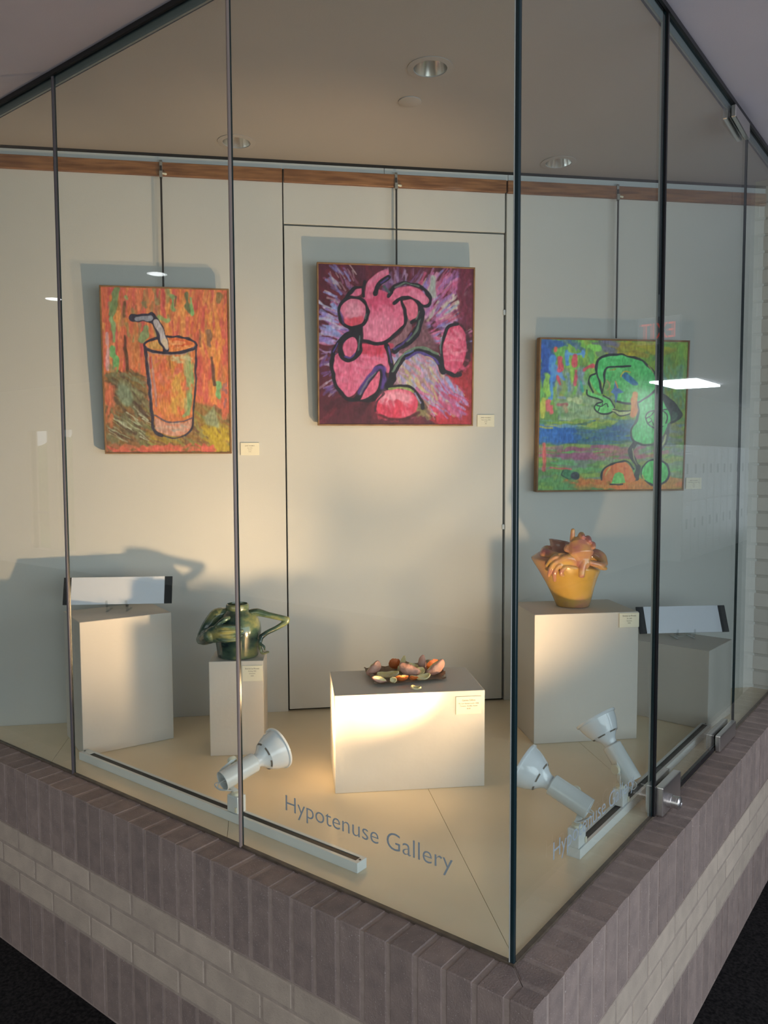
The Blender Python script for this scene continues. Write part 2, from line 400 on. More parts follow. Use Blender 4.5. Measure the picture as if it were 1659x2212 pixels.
# ------------------------------------------------------------------ glass panes, seals and channels
def pane(name, axis, a, b, z0=0.004, z1=HT - 0.004, th=0.004):
    me = box(a, b, -th, th, z0, z1) if axis == 'x' else box(-th, th, a, b, z0, z1)
    me.materials.append(M['glass']); me.materials.append(M['glass_edge'])
    for p in me.polygons:
        big = abs(p.normal.y) if axis == 'x' else abs(p.normal.x)
        p.material_index = 0 if big > 0.9 else 1
    o = bpy.data.objects.new(name, me); COL.objects.link(o); return struct(o)
w1 = pane('window_1', 'x', -2.45, -A2 - 0.0035)
w2 = pane('window_2', 'x', -A2 + 0.0035, -A1 - 0.0028)
w3 = pane('window_3', 'x', -A1 + 0.0028, -0.0043)
w4 = pane('window_4', 'y', 0.0043, B1 - 0.0042)
d2 = pane('door_2', 'y', B1 + 0.011, B2 - 0.002, 0.02, HT - 0.012)
w5 = pane('window_5', 'y', B2 + 0.002, Y_END - 0.002)
link('silicone_joint', tube([(-A2, -0.003, 0.002), (-A2, -0.003, HT - 0.004)], 0.0046, 10), M['seal_dark'], w2)
link('silicone_joint', tube([(-A1, -0.004, 0.002), (-A1, -0.004, HT - 0.004)], 0.0044, 12), M['seal_mauve'], w3)
link('corner_joint', box(-0.0042, 0.0042, -0.0042, 0.0042, 0.001, HT - 0.004, 0.0012), M['glass_edge'], w3)
link('corner_bead', box(-0.0066, -0.0042, -0.0048, -0.0020, 0.001, HT - 0.004, 0.0005), M['pale_edge'], w3)
link('edge_glint_and_seal', box(-0.0085, -0.003, B1 - 0.004, B1 + 0.001, 0.003, HT - 0.004), M['pale_edge'], w4)  # pale strip: light caught by the polished glass edge, put in as colour
link('edge_glint_and_seal', box(-0.003, 0.0085, B1 + 0.001, B1 + 0.0105, 0.004, HT - 0.006), M['seal_black'], d2)
link('gap_shade_strip', box(-0.006, 0.006, B1 + 0.011, 1.385, 0.004, 0.0195), M['seal_black'], d2)  # black strip laid in the open gap under the door, its shade as colour
struct(link('trim_4', box(-2.45, 0.0062, -0.0062, 0.0062, -0.003, 0.0045, 0.001), M['sill_seal']))
struct(link('trim_5', box(-0.0062, 0.0062, 0.0065, Y_END - 0.002, -0.003, 0.0042, 0.001), M['sill_seal']))
struct(link('trim_6', box(-2.45, 0.012, -0.012, -0.0045, HT - 0.014, HT - 0.0005), M['header']))
struct(link('trim_7', box(0.0045, 0.012, -0.0045, Y_END - 0.002, HT - 0.014, HT - 0.0005), M['header']))
struct(link('trim_8', box(-2.45, -0.0045, 0.0045, 0.0105, ZC - 0.005, HT - 0.0005), M['inner_bead']))
struct(link('trim_9', box(-0.0105, -0.0045, 0.011, Y_END - 0.002, ZC - 0.005, HT - 0.0005), M['inner_bead']))
# door hardware: bottom and top pivot patches, floor lock with its key cylinder
pf = link('pivot_patch', box(0.0055, 0.022, 1.395, 1.60, 0.003, 0.056, 0.003, 2), M['chrome'], d2)
link('patch_cover', box(-0.024, -0.0055, 1.395, 1.60, 0.003, 0.056, 0.003, 2), M['chrome'], pf)
def yzprism(poly, x0, x1, bev=0.0):
    me = prism(poly, x0, x1, bev)            # (y, z) polygon extruded along x
    for v in me.vertices: v.co = Vector((v.co.z, v.co.x, v.co.y))
    return me
tp = link('pivot_patch', yzprism([(1.415, HT - 0.024), (1.415, 2.066), (1.56, 2.052), (1.60, 2.052), (1.60, HT - 0.024)], 0.0055, 0.02, 0.002), M['chrome'], d2)
link('patch_cover', yzprism([(1.415, HT - 0.024), (1.415, 2.066), (1.56, 2.052), (1.60, 2.052), (1.60, HT - 0.024)], -0.02, -0.0055, 0.002), M['chrome'], tp)
lc = link('lock_case', box(0.0055, 0.027, 0.800, 0.955, 0.003, 0.083, 0.003, 2), M['chrome'], d2)
link('lock_cover', box(-0.022, -0.0055, 0.803, 0.955, 0.003, 0.083, 0.003, 2), M['chrome'], lc)
cyl = lathe([(0, 0.0), (0.0190, 0.0), (0.0190, 0.010), (0.017, 0.011), (0.017, 0.024), (0.018, 0.025), (0.018, 0.030), (0.013, 0.034), (0.0085, 0.0345), (0.0075, 0.0325), (0, 0.0325)], 28)
ck = link('lock_cylinder', cyl, M['chrome'], lc, (0.027, 0.846, 0.034), (0, PI / 2, 0))
link('key_slot', box(0.0595, 0.0605, 0.8445, 0.8475, 0.030, 0.038), M['seal_black'], lc)
# vinyl lettering on the two panes beside the corner
for par, rz, loc in ((w3, 0.0, (-0.607, -0.0044, 0.1415)), (w4, PI / 2, (0.0044, 0.166, 0.1395))):
    me = text_mesh('Hypotenuse Gallery', 0.0555, 0.0002, 'LEFT', 0.472, offset=-0.0005)
    link('lettering', me, M['vinyl'], par, loc, (PI / 2, 0, rz))

# ------------------------------------------------------------------ recessed ceiling lights
def downlight(loc, label):
    t = tag(empty('recessed_downlight', loc), label, 'ceiling light', 'recessed ceiling downlights')
    link('trim_ring', lathe([(0.0485, -0.0035), (0.066, -0.002), (0.066, -0.0003), (0.0485, -0.0003)], 48, close=True), M['ceil'], t)
    link('reflector', lathe([(0.0495, -0.003), (0.047, 0.015), (0.040, 0.055), (0.030, 0.085), (0.0, 0.086)], 48), M['reflector'], t)
    link('lamp', lathe([(0, 0.044), (0.010, 0.046), (0.016, 0.054), (0.017, 0.066), (0.012, 0.085)], 24), M['lamp_glass'], t)
    return t
DL = [((-0.611, 0.617), 'recessed downlight near the front of the case ceiling, beside the blank disc'),
      ((-1.440, 0.625), 'recessed downlight at the left of the case ceiling, behind the glass joint'),
      ((-0.630, 1.505), 'recessed downlight at the right of the case ceiling, above the green painting')]
for (x, y), lab in DL: downlight((x, y, ZC), lab)
cv = tag(link('cover_plate', lathe([(0, -0.004), (0.034, -0.004), (0.0362, -0.003), (0.0362, -0.0003), (0, -0.0003)], 40), M['ceil'], None, (-0.779, 0.750, ZC)), 'small blank round cover plate on the case ceiling', 'ceiling plate')
# cut real holes for the reflectors
holes = bmesh.new()
for (x, y), _ in DL:
    r = bmesh.ops.create_cone(holes, cap_ends=True, segments=48, radius1=0.0496, radius2=0.0496, depth=0.2, matrix=Matrix.Translation((x, y, ZC)))
me_h = bpy.data.meshes.new('h'); holes.to_mesh(me_h); holes.free()
ho = bpy.data.objects.new('h', me_h); COL.objects.link(ho)
co = bpy.data.objects['ceiling.001']; md = co.modifiers.new('b', 'BOOLEAN'); md.object = ho; md.operation = 'DIFFERENCE'; md.solver = 'EXACT'
dg = bpy.context.evaluated_depsgraph_get(); dg.update()
new = bpy.data.meshes.new_from_object(co.evaluated_get(dg)); co.modifiers.clear(); co.data = new; bpy.data.objects.remove(ho)

# ------------------------------------------------------------------ plinths
def plinth(fx, fy, w, d, a, h, label, m='plinth', chips=0):
    o = link('display_plinth', None or box(0, w, 0, d, 0.0002, h, 0.0025, 2), M[m], None, (fx, fy, 0), (0, 0, a))
    return tag(o, label, 'plinth', 'painted display plinths')
PL = {}
PL['left'] = plinth(-1.650, 0.098, 0.307, 0.243, 1.245, 0.450, 'tall cream plinth at the far left, turned, carrying the white panel')
PL['vase'] = plinth(-1.315, 0.355, 0.178, 0.150, 0.722, 0.318, 'narrow cream plinth under the green armed vase')
PL['mid'] = plinth(-0.789, 0.381, 0.448, 0.268, 0.773, 0.293, 'low wide cream plinth in the middle, lit from the left', 'plinth_rough')
PL['right'] = plinth(-0.510, 1.098, 0.374, 0.252, 0.793, 0.450, 'tall cream plinth under the yellow vase of hands')
PL['far'] = plinth(-0.432, 1.623, 0.360, 0.250, -0.065, 0.290, 'low shaded plinth in the right corner behind the glass door')

# ------------------------------------------------------------------ label cards
def card(name, loc, rz, w, h, lines, label):
    o = link(name, box(-w / 2, w / 2, -0.004, -0.0003, -h / 2, h / 2, 0.0006), M['card'], None, loc, (0, 0, rz))
    tag(o, label, 'label card', 'title cards beside the works')
    for txt, z, wd, sz in lines:
        me = text_mesh(txt, sz, 0.00005, 'CENTER', wd, 2)
        link('print_line', me, M['ink'], o, (0, -0.0042, z), (PI / 2, 0, 0))
    return o
def wcard(s, z, lines, label, w=0.070, h=0.047):
    p = O_W + TW * s; return card('wall_label', (p.x, p.y, z), WANG, w, h, lines, label)
wcard(1.037, 1.024, [('JADE CALABRO', 0.010, 0.036, 0.0055), ('Sip, 2022', 0.002, 0.018, 0.004), ('Acrylic', -0.005, 0.014, 0.004), ('$150', -0.012, 0.009, 0.004)], 'cream title card right of the orange drink painting')
wcard(1.962, 1.134, [('JADE CALABRO', 0.010, 0.040, 0.0055), ('The Lounge, 2022', 0.002, 0.038, 0.0042), ('Acrylic', -0.0055, 0.012, 0.004), ('$80', -0.013, 0.007, 0.004)], 'cream title card right of the pink painting')
wcard(2.857, 0.878, [('JADE CALABRO', 0.010, 0.036, 0.0055), ('The Wanderer and the Cup', 0.003, 0.050, 0.0042), ('2022', -0.004, 0.009, 0.004), ('Acrylic', -0.010, 0.012, 0.004), ('$90', -0.016, 0.007, 0.004)], 'cream title card right of the green painting')
def pcard(key, fr, z, lines, label, w, h):
    o = PL[key]; fx, fy = o.location.x, o.location.y; a = o.rotation_euler.z
    return card('plinth_label', (fx + fr * math.cos(a), fy + fr * math.sin(a), z), a, w, h, lines, label)
pcard('vase', 0.142, 0.277, [('Emma La Rouse', 0.014, 0.046, 0.0068), ('Holding, 2022', 0.006, 0.026, 0.005), ('Ceramic', -0.002, 0.02, 0.005), ('NFS', -0.010, 0.010, 0.005)], 'cream title card on the narrow plinth under the green vase', 0.067, 0.052)
pcard('mid', 0.398, 0.250, [('Galata Dillon', 0.013, 0.040, 0.0075), ('My Last Animal Lunch, 2008', 0.004, 0.061, 0.0055), ('Ceramic, Acrylic, Found', -0.0035, 0.052, 0.0055), ('$200', -0.0115, 0.011, 0.0055)], 'cream title card on the low wide plinth below the orange peel', 0.077, 0.053)
pcard('right', 0.338, 0.422, [('Emma La Rouse', 0.013, 0.048, 0.0075), ('Oh, 2022', 0.004, 0.019, 0.0055), ('Ceramic', -0.004, 0.019, 0.0055), ('NFS', -0.012, 0.010, 0.0055)], 'cream title card on the tall plinth under the yellow vase', 0.072, 0.050)

# ------------------------------------------------------------------ white panels on clear easels
def sign(loc, rz, w, h, tilt, zb, lab1, lab2, endw):
    c, s = math.cos(tilt), math.sin(tilt)
    o = empty('lettering_panel', (loc[0], loc[1], zb)); o.rotation_euler = (-tilt, 0, rz); tag(o, lab1, 'panel', 'white panels with black ends')
    link('face', box(-w / 2 + endw, w / 2 - endw, -0.003, 0.003, 0, h), M['panel_white'], o)
    for sx in (-1, 1):
        a, b = (-w / 2, -w / 2 + endw) if sx < 0 else (w / 2 - endw, w / 2)
        link('end_band', box(a, b, -0.0035, 0.0035, 0, h), M['panel_black'], o)
    e = empty('acrylic_easel', loc, rz); tag(e, lab2, 'easel', 'clear acrylic easels')
    hh = zb - loc[2]
    for sx in (-0.034, 0.034):
        pts = [(sx, -0.016, hh + 0.016), (sx, -0.012, hh - 0.006), (sx, 0.004, hh - 0.007), (sx, 0.012, hh + 0.01), (sx, 0.012 + 0.06 * s / c, hh + 0.06)]
        link('hook', ribbon(pts, 0.007, 0.003, (1, 0, 0)), M['acrylic'], e)
        link('foot', ribbon([(sx, -0.014, 0.0017), (sx, 0.055, 0.0017)], 0.007, 0.003, (1, 0, 0)), M['acrylic'], e)
        link('post', box(sx - 0.0035, sx + 0.0035, -0.008, -0.005, 0.0034, hh - 0.004), M['acrylic'], e)
    link('crossbar', box(-0.034, 0.034, 0.016, 0.019, 0.004, 0.03), M['acrylic'], e)
sign((-1.722, 0.289, 0.4505), 0.727, 0.376, 0.096, 0.26, 0.475, 'white panel with black ends on the far left plinth', 'clear acrylic easel on the far left plinth', 0.026)
sign((-0.2066, 1.7553, 0.2905), 0.741, 0.355, 0.104, 0.42, 0.312, 'white panel with black ends in the right corner, behind the glass door', 'clear acrylic easel on the low corner plinth', 0.028)

# ------------------------------------------------------------------ paintings: a small numpy brush engine that fills a colour attribute
class Canvas:
    def __init__(self, w, h, corners):
        self.w, self.h = w, h
        u, v = np.meshgrid((np.arange(w) + 0.5) / w, (np.arange(h) + 0.5) / h)
        (tl, tr, br, bl) = [np.array(c, float) for c in corners]
        g = lambda i: tl[i] * (1 - u) * (1 - v) + tr[i] * u * (1 - v) + br[i] * u * v + bl[i] * (1 - u) * v
        self.X, self.Y = g(0), g(1); self.img = np.zeros((h, w, 3)); self.rng = np.random.RandomState(3)
        self.n1 = self.vnoise(28, 28); self.n2 = self.vnoise(70, 70)
        self.wx, self.wy = (self.vnoise(22, 22) - 0.5), (self.vnoise(22, 22) - 0.5)
    def vnoise(self, nx, ny):
        g = self.rng.rand(ny + 2, nx + 2); x = np.linspace(0, nx, self.w); y = np.linspace(0, ny, self.h)
        xi, yi = x.astype(int), y.astype(int); fx, fy = x - xi, y - yi; fx = fx * fx * (3 - 2 * fx); fy = (fy * fy * (3 - 2 * fy))[:, None]
        a = g[np.ix_(yi, xi)] * (1 - fx) + g[np.ix_(yi, xi + 1)] * fx; b = g[np.ix_(yi + 1, xi)] * (1 - fx) + g[np.ix_(yi + 1, xi + 1)] * fx
        return a * (1 - fy) + b * fy
    def put(self, mask, col, sl=(slice(None), slice(None)), jit=14):
        c = np.array(col, float)[None, None] + (self.n2[sl][..., None] - 0.5) * 2 * jit
        self.img[sl] = self.img[sl] * (1 - mask[..., None]) + c * mask[..., None]
    def base(self, col): self.img[:] = np.array(col, float)
    def dist(self, pts, sl):
        X, Y = self.X[sl] + self.wx[sl] * self.wob, self.Y[sl] + self.wy[sl] * self.wob
        d = np.full(X.shape, 1e9)
        for (x0, y0), (x1, y1) in zip(pts, pts[1:]):
            dx, dy = x1 - x0, y1 - y0; t = np.clip(((X - x0) * dx + (Y - y0) * dy) / (dx * dx + dy * dy + 1e-9), 0, 1)
            d = np.minimum(d, np.hypot(X - x0 - t * dx, Y - y0 - t * dy))
        return d
    wob = 14
    def window(self, pts, m):
        p = np.array(pts); x0, y0 = p.min(0) - m; x1, y1 = p.max(0) + m
        cols = np.where((self.X.max(0) >= x0) & (self.X.min(0) <= x1))[0]; rows = np.where((self.Y.max(1) >= y0) & (self.Y.min(1) <= y1))[0]
        if len(cols) == 0 or len(rows) == 0: return None
        return (slice(rows[0], rows[-1] + 1), slice(cols[0], cols[-1] + 1))
    def line(self, pts, w, col, a=1.0, soft=5, curve=True, rag=0.35, jit=10):
        if curve and len(pts) > 2: pts = [tuple(q) for q in catmull(pts, 7)]
        sl = self.window(pts, w + 30)
        if sl is None: return
        d = self.dist(pts, sl); ww = w / 2 * (1 + rag * (self.n1[sl] - 0.5) * 2)
        self.put(np.clip((ww - d) / soft + 0.5, 0, 1) * a, col, sl, jit)
    def fill(self, pts, col, a=1.0, soft=7, curve=True, jit=14):
        if curve:
            q = catmull(list(pts) + [pts[0], pts[1]], 7); k = 7 * 1
            q = [tuple(v) for v in q][: 7 * len(pts)]
        else: q = list(pts)
        sl = self.window(q, 40)
        if sl is None: return
        X, Y = self.X[sl] + self.wx[sl] * self.wob, self.Y[sl] + self.wy[sl] * self.wob; ins = np.zeros(X.shape, bool)
        qq = q + [q[0]]
        for (x0, y0), (x1, y1) in zip(qq, qq[1:]):
            if y0 == y1: continue
            ins ^= ((y0 > Y) != (y1 > Y)) & (X < (x1 - x0) * (Y - y0) / (y1 - y0) + x0)
        d = self.dist(qq, sl); m = np.clip(np.where(ins, d, -d) / soft + 0.5, 0, 1) * a
        self.put(m, col, sl, jit)
        return q
    def ell(self, cx, cy, rx, ry, rot=0, n=14):
        c, s = math.cos(rot), math.sin(rot)
        return [(cx + rx * math.cos(t) * c - ry * math.sin(t) * s, cy + rx * math.cos(t) * s + ry * math.sin(t) * c) for t in np.linspace(0, 2 * PI, n, endpoint=False)]
    def dabs(self, n, region, pal, ang, ln, wd, a=0.8, jang=0.25, radial=None):
        r = self.rng; x0, y0, x1, y1 = region
        for _ in range(n):
            x, y = r.uniform(x0, x1), r.uniform(y0, y1); c = pal[r.randint(len(pal))]
            th = (ang if radial is None else math.atan2(y - radial[1], x - radial[0])) + r.normal() * jang
            l = r.uniform(*ln) / 2; w = r.uniform(*wd)
            dx, dy = math.cos(th) * l, math.sin(th) * l
            self.line([(x - dx, y - dy), (x + dx, y + dy)], w, c, a * r.uniform(0.6, 1), soft=w * 0.35, curve=False, rag=0.6)
    gain, desat = 1.0, 0.0
    def mesh(self, W, H, z=0.0):
        w, h = self.w, self.h
        xs = np.linspace(-W / 2, W / 2, w); zs = np.linspace(H / 2, -H / 2, h)
        gx, gz = np.meshgrid(xs, zs); co = np.stack([gx, np.zeros_like(gx), gz], -1).reshape(-1, 3)
        i = np.arange(w * h).reshape(h, w); f = np.stack([i[1:, :-1], i[1:, 1:], i[:-1, 1:], i[:-1, :-1]], -1).reshape(-1, 4)
        me = bpy.data.meshes.new('canvas'); me.vertices.add(len(co)); me.vertices.foreach_set('co', co.ravel())
        me.loops.add(f.size); me.polygons.add(len(f)); me.loops.foreach_set('vertex_index', f.ravel())
        me.polygons.foreach_set('loop_start', np.arange(0, f.size, 4)); me.polygons.foreach_set('loop_total', np.full(len(f), 4))
        me.update(calc_edges=True)
        fine = (self.vnoise(120, 40) + self.vnoise(w // 2, h // 6) - 1.0)[..., None]; self.img = self.img * (1 + 0.16 * fine)     # dry-brush streaks
        c = np.clip(self.img * (1 - self.desat) + self.img.mean(-1, keepdims=True) * self.desat, 0, 255) / 255; c = np.minimum(np.where(c <= 0.04045, c / 12.92, ((c + 0.055) / 1.055) ** 2.4) * self.gain, 0.9)
        at = me.color_attributes.new('paint', 'FLOAT_COLOR', 'POINT')
        at.data.foreach_set('color', np.concatenate([c.reshape(-1, 3), np.ones((w * h, 1))], 1).ravel())
        return me

def drink():
    C = Canvas(230, 300, [(120, 130), (1485, 170), (1520, 1905), (180, 1905)])
    C.base((224, 100, 62))
    pal = [(232, 112, 52), (215, 78, 72), (228, 128, 48), (206, 70, 66), (235, 120, 70), (218, 96, 60), (240, 150, 66), (200, 120, 60)]
    C.dabs(330, (120, 130, 1520, 1350), pal, PI / 2, (120, 420), (24, 64), 0.85, 0.12)
    C.dabs(26, (180, 150, 900, 700), [(150, 120, 70), (170, 105, 55), (128, 140, 84)], PI / 2, (60, 220), (20, 50), 0.7, 0.15)
    C.dabs(26, (1280, 400, 1420, 1300), [(236, 140, 48), (240, 150, 60)], PI / 2, (100, 300), (20, 40), 0.7, 0.1)
    for a, b, w, c in [((285, 170), (245, 420), 62, (112, 140, 82)), ((235, 480), (260, 700), 44, (128, 170, 100)), ((235, 790), (285, 960), 74, (96, 176, 92)), ((300, 940), (290, 1040), 40, (110, 165, 84)),
                       ((590, 570), (560, 690), 80, (124, 150, 92)), ((890, 250), (895, 360), 60, (120, 160, 90)), ((925, 240), (915, 330), 30, (104, 90, 66)), ((1035, 210), (1060, 400), 52, (98, 110, 72)), ((1085, 260), (1105, 410), 40, (116, 178, 96)),
                       ((740, 450), (840, 490), 44, (140, 165, 88)), ((1380, 1160), (1392, 1300), 50, (112, 174, 100)), ((1290, 600), (1292, 740), 52, (142, 98, 72)), ((1390, 215), (1385, 280), 60, (140, 110, 60)),
                       ((370, 650), (385, 800), 26, (90, 58, 44)), ((380, 780), (405, 1010), 34, (98, 62, 40)), ((1310, 880), (1345, 1180), 28, (96, 62, 50)), ((370, 300), (372, 440), 26, (120, 80, 48)), ((575, 300), (600, 350), 50, (132, 120, 74)),
                       ((190, 620), (195, 1000), 34, (214, 150, 150)), ((530, 950), (535, 1040), 34, (190, 120, 70)), ((380, 240), (400, 260), 46, (140, 160, 90)), ((1180, 590), (1190, 760), 24, (150, 90, 60))]:
        C.line([a, b], w, c, 0.9, 14, False, 0.7)
    # table
    C.fill([(180, 1040), (330, 1040), (440, 1020), (590, 1110), (640, 1400), (640, 1905), (190, 1905)], (136, 92, 48), 0.95, 40)
    C.fill([(1120, 1350), (1300, 1400), (1500, 1500), (1530, 1920), (560, 1920), (640, 1500)], (150, 104, 46), 0.95, 30, False)
    C.dabs(150, (190, 1060, 640, 1800), [(118, 104, 62), (104, 76, 48), (130, 128, 84), (92, 66, 48), (140, 104, 44), (120, 116, 76)], 0.62, (80, 240), (16, 44), 0.8)
    C.dabs(120, (620, 1480, 1520, 1880), [(158, 126, 44), (140, 92, 48), (150, 140, 62), (176, 138, 38), (118, 76, 48), (128, 128, 66)], 0.62, (90, 260), (16, 42), 0.8)
    C.dabs(26, (1250, 1650, 1510, 1890), [(198, 160, 28), (186, 146, 30)], 0.8, (90, 220), (24, 48), 0.85)
    C.dabs(26, (260, 1480, 700, 1760), [(172, 172, 128), (188, 190, 150), (150, 158, 112)], 0.55, (90, 220), (8, 16), 0.8, 0.1)
    C.fill([(300, 1150), (400, 1190), (460, 1290), (420, 1400), (320, 1340)], (126, 140, 104), 0.85, 30)
    C.fill([(1340, 1400), (1370, 1520), (1400, 1640), (1260, 1600), (1220, 1520)], (146, 150, 104), 0.85, 30, False)
    C.dabs(16, (185, 1180, 250, 1600), [(226, 110, 60), (220, 96, 62)], PI / 2, (60, 160), (30, 60), 0.8)
    C.dabs(40, (190, 1840, 1300, 1900), [(224, 84, 66), (230, 98, 66), (210, 90, 58)], 0.1, (60, 160), (20, 44), 0.85)
    C.dabs(14, (1430, 1150, 1500, 1500), [(220, 90, 62), (226, 100, 60)], PI / 2, (60, 200), (24, 50), 0.8)
    C.dabs(5, (1440, 1160, 1490, 1400), [(120, 92, 110)], PI / 2, (30, 60), (16, 24), 0.8)
    # tumbler
    body = [(605, 790), (660, 1200), (690, 1560), (720, 1680), (850, 1730), (960, 1730), (1080, 1670), (1105, 1540), (1130, 1150), (1145, 780), (1000, 830), (750, 830)]
    C.fill(body, (226, 116, 56), 1, 10, False)
    C.dabs(130, (680, 880, 1080, 1500), [(232, 106, 48), (222, 128, 50), (228, 90, 54), (214, 140, 48), (226, 120, 66), (216, 104, 78)], PI / 2, (60, 190), (24, 54), 0.75, 0.5)
    C.dabs(24, (880, 1080, 1000, 1400), [(222, 160, 52), (216, 150, 60)], PI / 2, (60, 160), (24, 44), 0.7)
    C.dabs(26, (1010, 880, 1110, 1450), [(150, 160, 92), (186, 170, 100), (130, 168, 96)], PI / 2, (60, 220), (14, 32), 0.75, 0.08)
    C.line([(650, 880), (690, 1150), (712, 1400)], 26, (176, 130, 126), 0.7); C.line([(640, 880), (650, 980)], 30, (214, 70, 56), 0.8)
    C.line([(1090, 1290), (1070, 1450), (1010, 1510)], 32, (136, 164, 98), 0.8)
    C.dabs(12, (900, 860, 1080, 940), [(190, 190, 140), (200, 170, 110)], 0.3, (30, 90), (18, 36), 0.8)
    C.line([(845, 850), (862, 990)], 26, (150, 84, 44), 0.7, 10)
    C.fill([(700, 1530), (850, 1590), (1000, 1585), (1100, 1545), (1080, 1660), (950, 1725), (840, 1720), (720, 1660)], (206, 138, 108), 1, 8)
    C.dabs(30, (720, 1580, 1070, 1690), [(214, 150, 118), (190, 150, 128), (222, 124, 88), (170, 150, 130)], 0.1, (40, 130), (14, 28), 0.75)
    C.fill(C.ell(862, 742, 262, 74), (232, 122, 52), 1, 8)
    C.fill(C.ell(720, 745, 100, 48), (206, 152, 70), 0.85, 20); C.dabs(14, (880, 690, 1080, 780), [(226, 84, 40), (236, 150, 90)], 0, (60, 150), (12, 24), 0.8)
    ink = (52, 46, 62); e = C.ell(864, 744, 282, 84)
    C.line(e + [e[0]], 24, ink); e2 = C.ell(864, 760, 272, 84); C.line(e2[0:8], 30, (146, 132, 132), 0.6)
    C.line(C.ell(866, 752, 284, 84)[0:8], 22, ink)
    C.line([(592, 770), (612, 1000), (640, 1220), (662, 1480), (680, 1640), (770, 1725)], 36, ink, 0.95); C.line([(622, 840), (640, 1060), (668, 1330)], 12, (150, 140, 150), 0.7)
    C.line([(1146, 750), (1142, 1000), (1130, 1250), (1112, 1520), (1098, 1650), (1030, 1715)], 22, ink, 0.9); C.line([(770, 1722), (900, 1755), (1030, 1715)], 14, ink, 0.85)
    C.line([(690, 1500), (820, 1565), (980, 1572), (1100, 1525)], 16, (96, 78, 92), 0.9)
    C.line([(815, 790), (755, 610), (700, 510), (640, 452)], 92, ink); C.line([(660, 452), (470, 462)], 92, ink, 1, 6, False, 0.2)
    C.line([(822, 780), (764, 610), (706, 505)], 56, (176, 160, 158)); C.line([(640, 462), (500, 470)], 54, (136, 134, 142), 1, 8, False); C.line([(820, 770), (800, 710)], 50, (206, 176, 140), 0.9, 10, False)
    C.img *= np.array([0.97, 1.04, 1.14]); C.gain, C.desat = 1.12, 0.20
    return C

